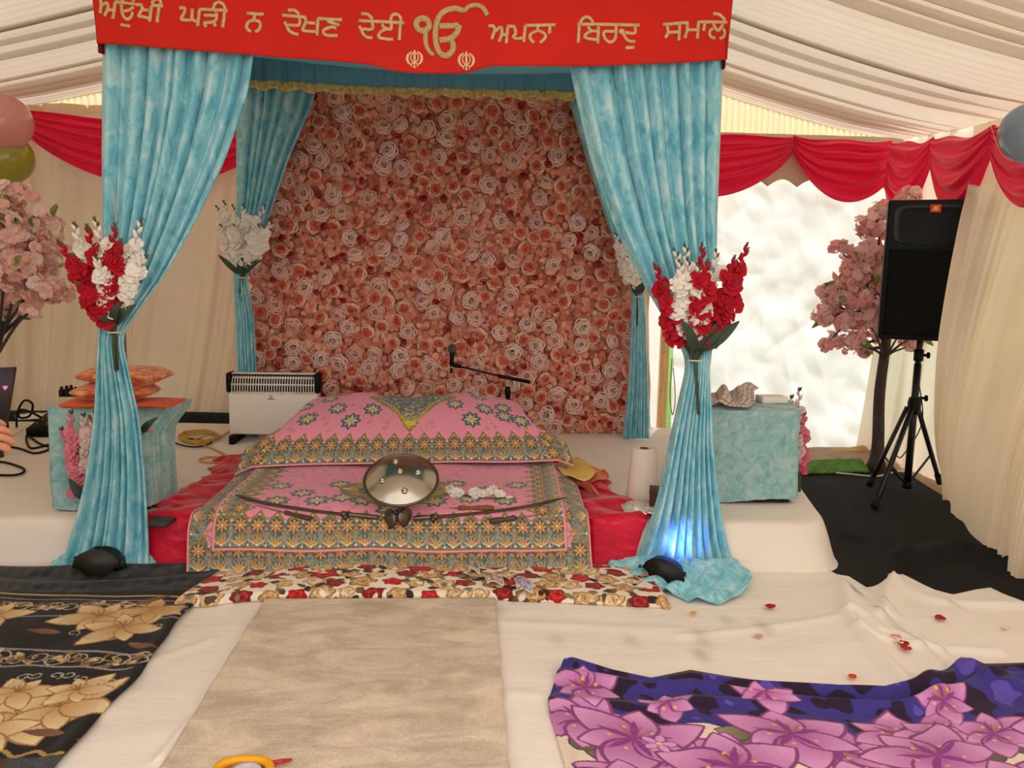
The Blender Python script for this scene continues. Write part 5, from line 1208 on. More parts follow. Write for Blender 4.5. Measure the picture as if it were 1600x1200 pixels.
def draped_table(label, bot, topq, z0, z1, seed):
    """bot / topq: four corners front-left, front-right, back-right, back-left (x, y)"""
    bot, topq = np.array(bot, float), np.array(topq, float); c = bot.mean(0); r = thing('draped_table', label, 'table', (*c, z0))
    ib = c + (bot - c) * .90; it = c + (np.minimum(np.abs(bot - c), np.abs(topq - c)) * np.sign(bot - c)) * .82; V = np.concatenate([np.c_[ib, np.full(4, z0 + .003)], np.c_[it, np.full(4, z1 - .02)]])
    MB().add(V, [(3, 2, 1, 0), (4, 5, 6, 7), (0, 1, 5, 4), (1, 2, 6, 5), (2, 3, 7, 6), (3, 0, 4, 7)]).build('stand', mat('dark brown board', '#2e2320', .7), r, smooth=False)
    n = 40; per = lambda Q: np.concatenate([Q[i] + (Q[(i + 1) % 4] - Q[i]) * np.linspace(0, 1, n, endpoint=False)[:, None] for i in range(4)])
    pb, pt = per(bot), per(topq); v = np.linspace(0, 1, 46)[:, None, None]; k = smooth01(np.clip((v - .72) / .28, 0, 1))
    G2 = pb * (1 - k) + pt * k; z = z0 + .012 + (z1 - z0 - .012) * v[..., 0] + 0 * G2[..., 0]; ang = np.arange(4 * n) / (4 * n) * 2 * PI
    nrm_ = (pb - c) / np.linalg.norm(pb - c, axis=1, keepdims=True); amp = .006 * wob(ang[None] * 2.2, v[..., 0] * 1.2, seed, 1.3) + .006 * np.sin(ang[None] * 17 + 4 * v[..., 0]) * (1 - v[..., 0]) * v[..., 0] * 2
    z = z + .010 * np.sin(ang * 3 + seed)[None] * (1 - v[..., 0]) ** 4; side = np.concatenate([G2 + nrm_[None] * amp[..., None], z[..., None]], -1)
    mb = MB(); mb.grid(side, cu=True); caps = [side[-1]]
    for f in (.97, .85, .5, .02): q = np.c_[c + (pt - c) * f, np.full(4 * n, z1 + .004 - .004 * f)]; q[:, 2] += .002 * np.sin(np.arange(4 * n) * .3); caps.append(q)
    mb.grid(np.array(caps), cu=True); mb.build('velvet_cover', M['pale_velvet'], r); return r


z1 = .62; tq = [P(74, 638, Z=z1)[:2], P(262, 637, Z=z1)[:2], P(299, 623, Z=z1)[:2], P(112, 623, Z=z1)[:2]]
draped_table('low table draped in pale turquoise velvet behind the left front curtain', [P(83, 801, Z=.2)[:2], P(236, 801, Z=.2)[:2], P(278, 776, Z=.2)[:2], (-1.66, 3.53)], tq, .205, z1, 3)
z2 = .63; bq = [P(1085, 788, Z=.2)[:2], P(1243, 789, Z=.2)[:2], P(1243, 789, Z=.2)[:2] + (.03, .33), P(1085, 788, Z=.2)[:2] + (.02, .33)]
z2 = P(1250, 643, Y=bq[1][1])[2]; tq2 = [P(1080, 641, Z=z2)[:2], P(1251, 643, Z=z2)[:2], P(1240, 625, Z=z2)[:2], P(1085, 624, Z=z2)[:2]]
draped_table('low table draped in pale turquoise velvet near the white flap and speaker', bq, tq2, .205, z2, 4)

# on the left table
quad = lambda cs, z, amp, seed, n=50: (lambda u, v, c: (c[0] * (1 - u) + c[1] * u) * (1 - v) + (c[3] * (1 - u) + c[2] * u) * v)(np.linspace(0, 1, n)[None, :, None], np.linspace(0, 1, n)[:, None, None], [P(*q, Z=z) for q in cs])
G = quad([(92, 634), (262, 636), (290, 624), (120, 622)], z1 + .012, 0, 1); G[..., 2] += .003 * wob(G[..., 0], G[..., 1], 3, 3)
tag(MB().sheet(G, .010).build('folded_cloth', mat('bright orange cloth', '#ee5a12', .7, sheen=.2)), 'bright orange folded cloth lying on the turquoise table under the cushions', 'cloth')
mcu = mat('salmon brocade', None, .5, sheen=.3, attr=True, bump=(160, .3)); rg = np.random.RandomState(3)


def cushion(label, c, rad, rot, seed):
    seg, rings = 72, 40; u = np.arange(seg) * 2 * PI / seg; v = np.linspace(-PI / 2, PI / 2, rings); sg = lambda q, p: np.sign(q) * np.abs(q) ** p
    G = np.stack([sg(np.cos(v), .6)[:, None] * sg(np.cos(u), .55)[None], sg(np.cos(v), .6)[:, None] * sg(np.sin(u), .55)[None], np.repeat(sg(np.sin(v), 1.1)[:, None], seg, 1)], -1)
    sq = np.maximum(np.abs(G[..., 0]), np.abs(G[..., 1])); G[..., 2] *= (1 - .55 * np.clip(np.abs(G[..., 0]), 0, 1) ** 4) * (1 - .4 * np.clip(np.abs(G[..., 1]), 0, 1) ** 4)
    G = G * np.array(rad); G[..., 2] += .006 * wob(G[..., 0] * 3, G[..., 1] * 3, seed, 2)
    x, y = G[..., 0] * math.cos(rot) - G[..., 1] * math.sin(rot), G[..., 0] * math.sin(rot) + G[..., 1] * math.cos(rot)
    n = wob(G[..., 0] * 9, G[..., 1] * 9 + G[..., 2] * 9, seed, 2.2) + .6 * wob(G[..., 0] * 22, G[..., 1] * 22, seed + 1, 2); cl_ = np.where((n > .35)[..., None], lin('#e7b06a'), np.where((n < -.5)[..., None], lin('#c9523a'), lin('#e0805f')))
    return tag(MB().grid(np.stack([x, y, G[..., 2]], -1) + np.array(c), cl_.reshape(-1, 3), cu=True).build('cushion', mcu), label, 'cushion', 'salmon brocade cushions on the table')


zc_ = z1 + .022
cushion('salmon brocade cushion flat on the orange cloth, lower of the two', (P(182, 622, Y=3.46)[0], 3.46, zc_ + .038), (.17, .12, .038), .03, 4)
cushion('salmon brocade cushion resting tilted on top of the lower one', (P(196, 600, Y=3.47)[0], 3.475, zc_ + .103), (.19, .115, .040), -.06, 5)
for k, (x, y, h) in enumerate(((97, 622, 15), (105, 622, 19), (112, 622, 20), (119, 622, 17))):
    b_ = P(x, 624, Z=z1 + .005); b_[1] = 3.605; top = P(x, 622 - h, Y=3.605)[2]; H_ = max(.045, top - z1 - .006)
    tag(MB().lathe([(.0005, 0), (.012, 0), (.0125, .003), (.0125, H_ * .55), (.007, H_ * .75), (.006, H_ * .97), (.0005, H_)], (P(x, 622, Y=3.605)[0], 3.605, z1 + .008), (0, 0, 1), 14).build('bottle', M['black']), 'small black bottle in the row at the back of the left table', 'bottle', 'small black bottles in a row')

# pink flower bunch before the left table, pink and white bunch beside the right table
rg = np.random.RandomState(41); yb1 = 3.222
fb_ = thing('flower_bunch', 'pink gladiolus bunch standing against the front of the left turquoise table', 'flowers', P(148, 800, Y=yb1))
b_ = P(146, 792, Y=yb1)
for x, y, col in ((112, 640, PNK), (130, 646, '#f4d9d2'), (95, 668, PNK), (142, 648, PNK), (150, 640, '#f4d9d2'), (128, 690, '#f0b3b3'), (105, 700, PNK)): spike(fb_, b_ + rg.uniform(-.006, .006, 3), P(x, y, Y=yb1 + .03), col, rg, f0=.42, f1=.82, R=.030, n=9, bcol=('#e58a9a' if col == PNK else '#f0d5cf'))
mb = MB(); floret(mb, P(118, 765, Y=yb1 - .01), (0, -1, .2), .03, rg, PNK); floret(mb, P(112, 772, Y=yb1 - .01), (0, -1, .1), .024, rg, PNK); mb.build('low_flower', M['bloom'], fb_)
mb = MB(); leaf(mb, P(142, 782, Y=yb1 - .02), P(108, 748, Y=yb1 - .03), .018); mb.build('leaf', M['leaf'], fb_)
mb = MB(); leaf(mb, P(222, 676, Y=3.24), P(246, 652, Y=3.24), .012); mb.build('leaf', M['leaf'], fb_); mb = MB(); bud(mb, P(228, 674, Y=3.235), (.9, 0, .35), .034, .009, PNK); mb.build('bud', M['bloom'], fb_); mb = MB(); mb.tube(cr([b_, P(190, 720, Y=3.22), P(226, 674, Y=3.235)], 12), .003, 6); mb.build('stem', M['stem'], fb_)
yb2 = 3.62; rb = P(1248, 775, Y=yb2); rb[2] = .21
fb2 = thing('flower_bunch', 'pink and white gladiolus bunch behind the right turquoise table', 'flowers', rb + (-.005, 0, 0))
for x, y, col in ((1249, 604, '#efd6d0'), (1236, 616, '#f4e4de'), (1256, 645, '#e58096'), (1254, 640, PNK), (1252, 660, HOT)): spike(fb2, rb + rg.uniform(-.004, .004, 3), P(x, y, Y=yb2 + .02), col, rg, f0=.35, f1=.82, R=.024, n=8)

# on the right table
G = quad([(1105, 636), (1168, 640), (1186, 614), (1112, 618)], z2 + .008, 0, 1, 70); uu = np.linspace(0, 1, 70)[None]; vv = np.linspace(0, 1, 70)[:, None]
G[..., 2] += .052 * np.exp(-((uu - .30) / .13) ** 2) * np.sin(PI * np.clip(vv * .9 + .1, 0, 1)) + .045 * np.exp(-((uu - .75) / .22) ** 2) * smooth01(vv * 1.3) + .012 * np.sin(uu * 17 + vv * 5) * np.sin(PI * vv) + .012
G[..., 0] += .012 * np.sin(vv * 6); cc_ = np.empty((70, 70, 3)); cc_[:] = lin('#dcc8bb'); gl = (np.abs((uu * 9 + 0 * vv) % 1 - .5) < .09) | (np.abs((vv * 8 + 0 * uu) % 1 - .5) < .09); cc_[gl] = lin('#8d7a80')
tag(MB().sheet(G, .005, cc_.reshape(-1, 3)).build('checked_cloth', M['print']), 'white tea towel with grey check crumpled on the right turquoise table', 'towel')
pc = P(1208, 626, Z=z2 + .014); mb = MB().box(pc + (0, .02, .006), (.125, .085, .030), rot=.06, bevel=.003); tag(mb.build('napkin_pack', mat('white paper', '#efe6dc', .7)), 'flat white paper packet beside the checked towel', 'packet')

# ------------------------------------------------------------------ microphone and boom stand
ym = 4.45; ms = thing('microphone_stand', 'black boom microphone stand behind the topmost pink cloth', 'stand', (P(796, 620, Y=ym)[0], ym, .205))
pm = P(796, 607, Y=ym); x0 = pm[0]
MB().tube([(x0, ym, .30), (x0, ym, pm[2] - .02)], .0085, 10).build('pole', M['black_metal'], ms)
MB().tube(P(793, 618, Y=ym) + np.array([[0, 0, -.02], [0, 0, 0], [0, 0, .025], [0, 0, .05]]), [.009, .014, .017, .014], 12).build('clutch', M['black'], ms)
a, b, c = P(712, 571, Y=ym), P(784, 588.5, Y=ym), P(828, 597, Y=ym); MB().tube([a, b], .0065, 10).build('boom', M['black_metal'], ms); MB().tube([b - (b - a) * .06, b, c], [.011, .0105, .0105], 10).build('counterweight', M['black'], ms)
MB().tube([P(704, 566, Y=ym), P(708, 570, Y=ym), P(720, 573, Y=ym)], [.012, .014, .010], 10).build('holder', M['black'], ms)
hub_ = np.array([x0, ym, .34])
for q in (P(869, 687, Z=.215), np.array([x0 - .25, ym + .12, .215]), np.array([x0 + .06, ym + .34, .215])):
    lg = MB().tube([hub_, q], .007, 8).build('leg', M['black_metal'], ms); d = (q - hub_) / np.linalg.norm(q - hub_); MB().tube([q - d * .035, q + d * .004], .0125, 10).build('rubber_foot', M['rubber'], lg)
MB().tube([hub_ - (0, 0, .05), hub_ + (0, 0, .03)], .016, 12).build('leg_hub', M['black'], ms)
h0, h1 = P(705.5, 572, Y=ym - .012), P(707, 537, Y=ym - .012); d = h1 - h0; mc = thing('microphone', 'handheld microphone clipped upright to the boom stand', 'microphone', h0)
MB().tube([h0, h0 + d * .35, h0 + d * .62], [.0105, .012, .0155], 14).build('handle', M['black'], mc); MB().lathe([(.016, 0), (.022, .006), (.0255, .016), (.0255, .024), (.021, .038), (.010, .046), (.0005, .048)], h0 + d * .60, d, 20).build('grille', mat('grey wire mesh', '#6b6a68', .4, .7, bump=(400, .8)), mc)
MB().tube([h0 + d * .02, h0 - d * .12], .008, 10).build('connector', M['steel'], mc); MB().tube([h0 - d * .12, h0 - d * .32], [.0085, .006], 10).build('plug_boot', M['rubber'], mc)

# ------------------------------------------------------------------ loudspeaker on its tripod
yS = 4.30
pb_ = P(1417, 763, Z=.03); ys_ = pb_[1]; xs_ = pb_[0]
st = thing('speaker_stand', 'black tripod stand carrying the loudspeaker on the charcoal carpet', 'stand', (xs_, ys_, .008))
zt_ = P(1453, 528, Y=ys_)[2]; 
MB().tube([(xs_, ys_, .035), (xs_, ys_, .75)], .020, 16).build('outer_tube', M['black_metal'], st); MB().tube([(xs_, ys_, .70), (xs_, ys_, zt_ + .06)], .0165, 16).build('inner_tube', M['black_metal'], st)
zh = P(1438, 634, Y=ys_)[2]; zk = P(1448, 555, Y=ys_)[2]; hb = MB().lathe([(.021, -.05), (.034, -.045), (.036, .02), (.030, .045), (.021, .05)], (xs_, ys_, zh), (0, 0, 1), 20).build('leg_collar', M['black'], st)
MB().lathe([(.017, -.035), (.026, -.03), (.026, .03), (.017, .035)], (xs_, ys_, zk), (0, 0, 1), 18).build('height_clamp', M['black'], st)
for z, s in ((zh + .045, .05), (zk, .04)): mb = MB(); mb.tube([(xs_ + .02, ys_, z), (xs_ + s + .015, ys_ - .01, z)], .008, 8); mb.lathe([(.005, 0), (.018, .004), (.018, .014), (.005, .018)], (xs_ + s, ys_ - .01, z), (1, -.2, 0), 14); mb.build('knob', M['black'], st)
feet = [P(1359, 757, Z=.03), P(1367, 790, Z=.03)]; feet.append(np.array([2 * xs_ - (feet[0][0] + feet[1][0]) / 2 + .10, ys_ + .16, .03])); feet[2][0] = min(feet[2][0], 2.82)
for q in feet:
    top = np.array([xs_, ys_, zh - .01]); hd = q - top; hd[2] = 0; hd /= np.linalg.norm(hd); top = top + hd * .035; lg = MB().tube([top, q], .0155, 8, flat=.7).build('leg', M['black_metal'], st); d = (q - top) / np.linalg.norm(q - top); MB().tube([q - d * .05, q + d * .012], .0185, 10).build('rubber_foot', M['rubber'], lg)
    mid = top + (q - top) * .62; MB().tube([(xs_, ys_, .05), mid], .008, 8, flat=.6).build('brace', M['black_metal'], st)
MB().lathe([(.020, 0), (.028, .004), (.028, .035), (.020, .04)], (xs_, ys_, .03), (0, 0, 1), 16).build('brace_collar', M['black'], st)
# cabinet
sz0 = zt_ - .004; sh_ = P(1447, 316, Y=ys_)[2] - sz0; swd, sdp = .43, .40; scx = xs_ + .0; yaw = -.45
sk = thing('loudspeaker', 'big black loudspeaker with an orange badge mounted on the tripod', 'speaker', (scx, ys_ + .02, sz0)); c0, s0 = math.cos(yaw), math.sin(yaw)
loc = lambda x, y, z: np.array([scx + x * c0 - y * s0, ys_ + .02 + x * s0 + y * c0, sz0 + z])
def rprism(pts, z0, z1): return np.array([loc(x, y, z0) for x, y in pts])
body = [(-swd / 2, -sdp / 2), (swd / 2, -sdp / 2), (swd / 2, -.02), (.13, sdp / 2), (-.13, sdp / 2), (-swd / 2, -.02)]
mb = MB(); mb.prism([loc(x, y, .0) for x, y in body], (0, 0, sh_)); o = mb.build('cabinet', M['black'], sk, smooth=False); bv = o.modifiers.new('edge', 'BEVEL'); bv.width = .012; bv.segments = 3
gr = mat('perforated black grille', '#070707', .6, .1, bump=(420, .4), spec=.15); yf_ = -sdp / 2
u = np.linspace(-1, 1, 30)[None]; v = np.linspace(0, 1, 40)[:, None]; zz = .025 + (sh_ * .66 - .03) * v
MB().sheet(np.stack([*(np.moveaxis(np.array([[loc(a * (swd / 2 - .022), yf_ - .006 - .012 * (1 - a * a), z) for a in u[0]] for z in zz[:, 0]]), -1, 0))], -1), .004).build('grille', gr, sk)
# horn: a flared mouth sunk into the top third
hz0, hz1 = sh_ * .69, sh_ * .965; mb = MB(); hcx = .02; rings_ = []
for k, (wx, wz, dy) in enumerate(((.185, .5, -.004), (.175, .46, -.010), (.12, .34, .05), (.06, .24, .10), (.03, .16, .12))):
    zc2 = (hz0 + hz1) / 2 - .012 * min(k, 2); hh = (hz1 - hz0) * wz; t = np.arange(40) * 2 * PI / 40; sg = lambda q: np.sign(q) * np.abs(q) ** .35
    rings_.append([loc(hcx * min(1, k / 3) + wx * sg(math.cos(a)), yf_ + dy - .004, zc2 + hh * sg(math.sin(a))) for a in t])
mb.grid(np.array(rings_), cu=True); mb.build('horn', mat('glossy black horn', '#0a0a0a', .35, spec=.3), sk)
q = loc(.085 + .02, yf_ + .02, (hz0 + hz1) / 2 - .005); MB().lathe([(.006, 0), (.006, .003), (.0, .004)], q, (0, -1, 0), 12).build('screw', M['steel'], sk)
bz = sh_ * .935; bw = .052; q = [loc(.012 - bw / 2, yf_ - .012, bz - .021), loc(.012 + bw / 2, yf_ - .012, bz - .021), loc(.012 + bw / 2, yf_ - .012, bz + .021), loc(.012 - bw / 2, yf_ - .012, bz + .021)]
bd = MB().prism(q, loc(0, -.004, 0) - loc(0, 0, 0), slot=0).build('badge', mat('orange badge', '#e2491a', .4), sk, smooth=False)
mb = MB(); bl = lambda x, z: loc(.012 + x, yf_ - .0165, bz + z)
for pts in ([(-.017, -.006), (-.014, -.010), (-.009, -.009), (-.008, -.004), (-.008, .010)], [(-.003, -.010), (-.003, .010)], [(-.003, .010), (.003, .0095), (.0045, .005), (.0025, .001), (-.003, .0005)], [(-.003, .0005), (.0045, -.001), (.0055, -.006), (.003, -.0095), (-.003, -.010)], [(.010, .010), (.010, -.010), (.017, -.010)]):
    mb.tube([bl(*p_) for p_ in pts], .0018, 6)
mb.build('badge_letters', mat('cream print', '#f6d9c0', .5), bd)
# cables on the carpet and at the stand
def cable(label, pts, r, m, name='cable', n=90): return tag(MB().tube(cr(pts, n), r, 7).build(name, m), label, 'cable')
wc = mat('white cable', '#e9e0d4', .5); fz0 = lambda x, y, z=.016: P(x, y, Z=z)
cable('white cable looping over the carpet past the foot of the blossom tree', [fz0(1262, 733), fz0(1272, 728), fz0(1290, 736), fz0(1330, 741), fz0(1370, 744), fz0(1395, 738, .03), fz0(1420, 735)], .005, wc)
cable('thin black cable hanging down along the speaker stand pole', [(xs_ + .03, ys_ + .03, zh + .15), (xs_ + .06, ys_ + .01, zh - .1), (xs_ - .02, ys_ + .04, zh - .3), (xs_ - .06, ys_ + .06, .2), (xs_ - .12, ys_ + .08, .03)], .0035, M['rubber'])

# ------------------------------------------------------------------ sound gear, cables and cloth things at the left
sz = lambda x, y, z=.212: P(x, y, Z=z)
mc_ = sz(66, 680); mx = thing('mixer', 'small black audio mixer with slanted top among cables behind the left table', 'mixer', (mc_[0] + .05, mc_[1] + .1, .205)); mx0 = mc_ + (.05, .1, 0)
A_ = [(-.13, -.12, 0), (-.13, .12, 0), (-.13, .12, .10), (-.13, -.12, .045)]
mb = MB().prism([mx0 + np.array(a) + (0, 0, -.004) for a in A_], (.30, 0, 0)); mb.build('case', M['black'], mx, smooth=False)
for i in range(5):
    for j in range(3): MB().lathe([(.008, 0), (.008, .008), (.005, .012), (.0, .012)], mx0 + (-.09 + i * .055, -.07 + j * .06, .058 + j * .0135), (0, -.22, 1), 10).build('knob', M['dark_steel'], mx)
ss = sz(50, 655); so = thing('socket_strip', 'white socket strip lying behind the audio mixer', 'socket', ss); MB().box(ss + (0, .02, .018), (.20, .06, .034), rot=.4, bevel=.006).build('case', M['white_metal'], so)
for k in (-1, 0, 1): MB().box(ss + np.array([math.cos(.4), math.sin(.4), 0]) * k * .055 + (0, .02, .036), (.03, .03, .003), rot=.4).build('outlet', M['dark_steel'], so, smooth=False)
rg = np.random.RandomState(6)
cable('black cable standing in a loop behind the audio mixer', [sz(26, 668), P(27, 645, Y=5.0), P(38, 626, Y=5.0), P(51, 632, Y=5.0), P(46, 650, Y=4.98), P(30, 652, Y=4.95), P(34, 640, Y=4.95), P(60, 650, Y=4.9), sz(75, 662)], .007, M['rubber'])
cable('tangled black cable on the stage between mixer and left table', [sz(0, 697), sz(28, 700), sz(55, 708), sz(78, 700), sz(60, 692), sz(42, 680), sz(48, 700), sz(80, 694), sz(88, 702)], .006, M['rubber'])
cable('black cable curved in a wide loop at the left end of the stage', [sz(-30, 722), sz(5, 722), sz(32, 730), sz(38, 736), sz(25, 742), sz(-5, 742), sz(-30, 738)], .006, M['rubber'])
cable('thin cream cable running from the socket strip to the left', [sz(40, 668), sz(25, 678), sz(5, 692), sz(-20, 700)], .003, wc)
ye = mat('yellow cable', '#c9993a', .5)
pts = []
for k in range(46): a = k * .82; pts.append(sz(312 + 30 * math.cos(a) * rg.uniform(.7, 1.15), 682 + 9 * math.sin(a) * rg.uniform(.6, 1.2), .212 + .012 * rg.rand()))
cable('yellow extension cable heaped in coils beside the heater', [sz(362, 672)] + pts + [sz(300, 690), sz(330, 700), sz(352, 712), sz(346, 722), sz(320, 722), sz(312, 718), sz(330, 714), sz(358, 716)], .005, ye, n=420)
cable('black flex lying under the yellow coils', [sz(268, 690), sz(290, 697), sz(312, 698), sz(330, 692), sz(322, 688), sz(280, 684)], .0045, M['rubber'])
fc_ = [sz(232, 818, .225), sz(258, 819, .225), sz(276, 808, .225), sz(240, 805, .225)]
tag(MB().prism(fc_, (0, 0, -.014)).build('flat_case', mat('dark grey case', '#3d3a3b', .5), smooth=False), 'flat dark grey case on the stage between left front curtain and crimson spread', 'case')
u = np.linspace(-3.1, -1.35, 80)[None]; v = np.linspace(0, 1, 8)[:, None]
tag(MB().sheet(np.stack([u + 0 * v, 5.50 - .06 * v + .012 * np.sin(u * 9) , .24 * v + 0 * u], -1), .004).build('ground_strip_back', mat('dark green groundsheet', '#2b362f', .8), loc=(-2.2, 5.45, 0)), kind='structure')  # upright strip standing in for the dark ground gap behind the stage

# paper roll, foil and box at the right
b_ = sz(1003, 781, .205); H_ = P(1003, 699, Y=b_[1])[2] - .208; r1 = .064
pr_ = thing('paper_roll', 'tall white paper towel roll standing on the stage right of the crimson spread', 'paper roll', b_)
MB().lathe([(.02, .0), (r1 * 1.12, 0), (r1 * 1.14, .004), (r1 * .86, H_ - .004), (r1 * .83, H_), (.021, H_), (.020, H_ - .02)], b_, (0, 0, 1), 40).build('roll', mat('white tissue', '#eaded2', .85, bump=(60, .15)), pr_)
MB().lathe([(.0205, H_ - .001), (.019, H_ + .001), (.017, H_), (.016, .002)], b_, (0, 0, 1), 24).build('core', mat('brown card', '#5d4636', .8), pr_)
c = sz(1004, 798, .21); rg = np.random.RandomState(9); seg, rn = 46, 18; t = np.arange(seg) * 2 * PI / seg; G = []
for k, f in enumerate(np.linspace(1, .02, rn)):
    R_ = .105 * f * (1 + .10 * np.sin(5 * t + k)); G.append(np.stack([c[0] + 1.0 * R_ * np.cos(t), c[1] + .85 * R_ * np.sin(t), c[2] + .008 + .030 * (1 - f ** 2) + rg.uniform(-.006, .008, seg) * (f > .05)], 1))
tag(MB().grid(np.array(G), cu=True).build('foil', mat('crumpled silver foil', '#f6f2ea', .42, .55), smooth=False), 'crumpled silver foil beside the paper roll', 'foil')
bb = sz(1034, 806, .205); bx = thing('cardboard_box', 'small dark brown box between the foil and right front curtain', 'box', bb); MB().box(bb + (.01, .06, .048), (.10, .10, .09), rot=-.25, bevel=.004).build('carton', mat('dark brown card', '#4a322a', .6), bx); MB().box(bb + (.01, .06, .096), (.104, .104, .008), rot=-.25).build('lid', mat('dark brown lid', '#5a3e33', .6), bx, smooth=False)

# ------------------------------------------------------------------ floor uplights
def uplight(label, c, yaw, roll, lit):
    c = np.asarray(c, float); r = thing('uplight', label, 'uplight', c); cy, sy = math.cos(yaw), math.sin(yaw)
    L_ = lambda x, y, z: c + np.array([x * cy - y * sy, x * sy + y * cy, z])
    out = [(-.085, .035), (-.080, .060), (-.060, .085), (-.030, .098), (.0, .102), (.030, .098), (.060, .085), (.080, .060), (.085, .035), (.062, .030), (.045, .012), (.040, .004), (-.040, .004), (-.045, .012), (-.062, .030)]
    out = [(x * math.cos(roll) - z * math.sin(roll), x * math.sin(roll) + z * math.cos(roll) + abs(math.sin(roll)) * .05) for x, z in out]
    A = np.array([L_(x, 0, z) for x, z in out]); MB().prism(A, L_(0, .012, 0.0) - c).build('back_plate', mat('dark olive plate', '#2e2b24' if not lit else '#17120f', .4), r, smooth=False)
    q = np.array([[L_(x * k, y, z * kz + oz) for x, z in out] for y, k, kz, oz in ((.013, .96, .96, .002), (.05, .9, .9, .006), (.085, .80, .72, .018))]); mb = MB(); mb.grid(q, cu=True); mb.l.append(np.arange(2 * 15, 3 * 15)); mb.n.append(np.array([15])); mb.m.append(np.array([0])); mb.build('housing', M['black'], r)
    MB().lathe([(.034, 0), (.038, .004), (.038, .008), (.0, .009)], L_(0, .076, .075), (math.cos(yaw + PI / 2) * .55, math.sin(yaw + PI / 2) * .55, .8), 24).build('lens', mat('blue lens' if lit else 'dark lens', '#2a3aa0' if lit else '#181818', .2, emit=('#4a5cff', 6.0) if lit else None), r)
    for s in (-1, 1): MB().tube([L_(s * .088, .04, .065), L_(s * .09, .045, .02), L_(s * .05, .05, .006)], .006, 8).build('bracket', M['black_metal'], r)
    return L_(0, .10, .10)


pL = P(150, 905, Z=.035); uplight('black floor uplight before the left front curtain, on the lily blanket edge', pL + (0, 0, .010), .03, .0, False)
pR = P(1030, 919, Z=.012); lp = uplight('black floor uplight glowing blue at the foot of the right front curtain', pR, -.45, -.30, True)
bl_ = lamp('uplight_beam', 'SPOT', lp + np.array((.01, -.005, .01)), 3.2, (.20, .22, 1.0), target=P(1064, 845, Y=3.12)); bl_.data.spot_size = 1.2; bl_.data.spot_blend = .8; bl_.data.shadow_soft_size = .02

# spilled hems of the two front curtains
def hem_pool(parent_name, ctrl, label, seed):
    o = bpy.data.objects[parent_name]; pts = np.array([[P(*q, Z=.02) for q in row] for row in ctrl]); n, m = 60, 110
    R_ = np.array([cr(row, m) for row in pts]); G = np.stack([cr(R_[:, j], n) for j in range(m)], 1)
    s = np.linspace(0, 1, m)[None]; t = np.linspace(0, 1, n)[:, None]
    G[..., 2] = .018 + .020 * np.abs(np.sin(s * 19 + 3 * t + seed)) * np.sin(PI * np.clip(t * .9 + .1, 0, 1)) + .018 * np.abs(wob(s * 1.5, t, seed, 2)) + .05 * (1 - t) ** 2
    G[..., 1] += .012 * np.sin(s * 23 + seed) * t
    return MB().sheet(G, .004).build('spilled_hem', M['velvet'], o)
hem_pool('curtain.001', [[(975, 890), (1020, 893), (1060, 896), (1100, 896), (1150, 893)], [(955, 892), (1000, 915), (1060, 920), (1120, 915), (1175, 915)], [(942, 892), (990, 922), (1050, 930), (1095, 943), (1150, 938), (1195, 930)][:5]], '', 3)
hem_pool('curtain', [[(100, 875), (140, 870), (180, 868), (215, 870), (240, 872)], [(90, 884), (130, 885), (180, 880), (215, 885), (243, 888)], [(72, 893), (120, 896), (180, 897), (215, 899), (247, 897)]], '', 5)

# ------------------------------------------------------------------ petals, pen, lid
pm_ = mat('rose petals on the floor', None, .6, attr=True)
def petal(label, px, py, col, a=0, s=.016, z=.022):
    c = P(px, py, Z=z); u = np.linspace(-1, 1, 9)[None]; v = np.linspace(-1, 1, 9)[:, None]; X = u * np.sqrt(1 - .5 * v * v) * s * 1.15; Y_ = v * np.sqrt(1 - .5 * u * u) * s
    G = np.stack([c[0] + X * math.cos(a) - Y_ * math.sin(a), c[1] + X * math.sin(a) + Y_ * math.cos(a), c[2] + .35 * (X * X + .5 * Y_ * Y_) / s - .001 + .002 * np.sin(u * 4 + a)], -1)
    tag(MB().sheet(G, .001, col).build('petal', pm_), label, 'petal', 'rose petals scattered on the white sheet')
for args in (('dark red petal near the hem of the right front curtain', 1203, 948, '#b01222', .2, .018), ('pale pink petal left of the sheet fold, below the curtain hem', 1185, 994, '#e3a59c', .1, .013), ('pale pink petal beside the notch of the white sheet', 1375, 948, '#e0a89e', .5, .014), ('curled dark red petal alone on the far right of the sheet', 1469, 966, '#a81022', 1.2, .018),
             ('cream petal close to the right edge of the view', 1571, 981, '#ead9a8', .3, .012), ('pink petal touching the cluster of red petals', 1399, 996, '#e08a86', .4, .017), ('cream petal at the top of the red petal cluster', 1404, 1003, '#e9d6b0', .9, .015), ('red petal in the middle of the cluster', 1411, 1006, '#a30f1c', .2, .017), ('dark red petal at the foot of the cluster', 1416, 1013, '#b3222a', 1.7, .016),
             ('orange red petal above the violet blanket', 1332, 1057, '#d8402a', .7, .012), ('yellow petal at the corner of the rose blanket', 1083, 958, '#e0b040', .4, .012)): petal(*args)
a, b = P(424, 1192, Z=.044), P(457, 1187, Z=.044); mk = thing('marker_pen', 'red marker pen lying on the beige runner', 'pen', (a + b) / 2 - (0, 0, .006))
MB().tube([a, a + (b - a) * .62], .0052, 10).build('cap', mat('red plastic', '#c8352c', .35), mk); MB().tube([a + (b - a) * .6, a + (b - a) * .9, b], [.0046, .0044, .0018], 10).build('barrel', mat('dark red plastic', '#a8302a', .35), mk)
c = P(378, 1213, Z=.037); tp = thing('tape_dispenser', 'yellow plastic tape dispenser on the beige runner at the bottom of the view', 'dispenser', c); t = np.arange(40) * 2 * PI / 40
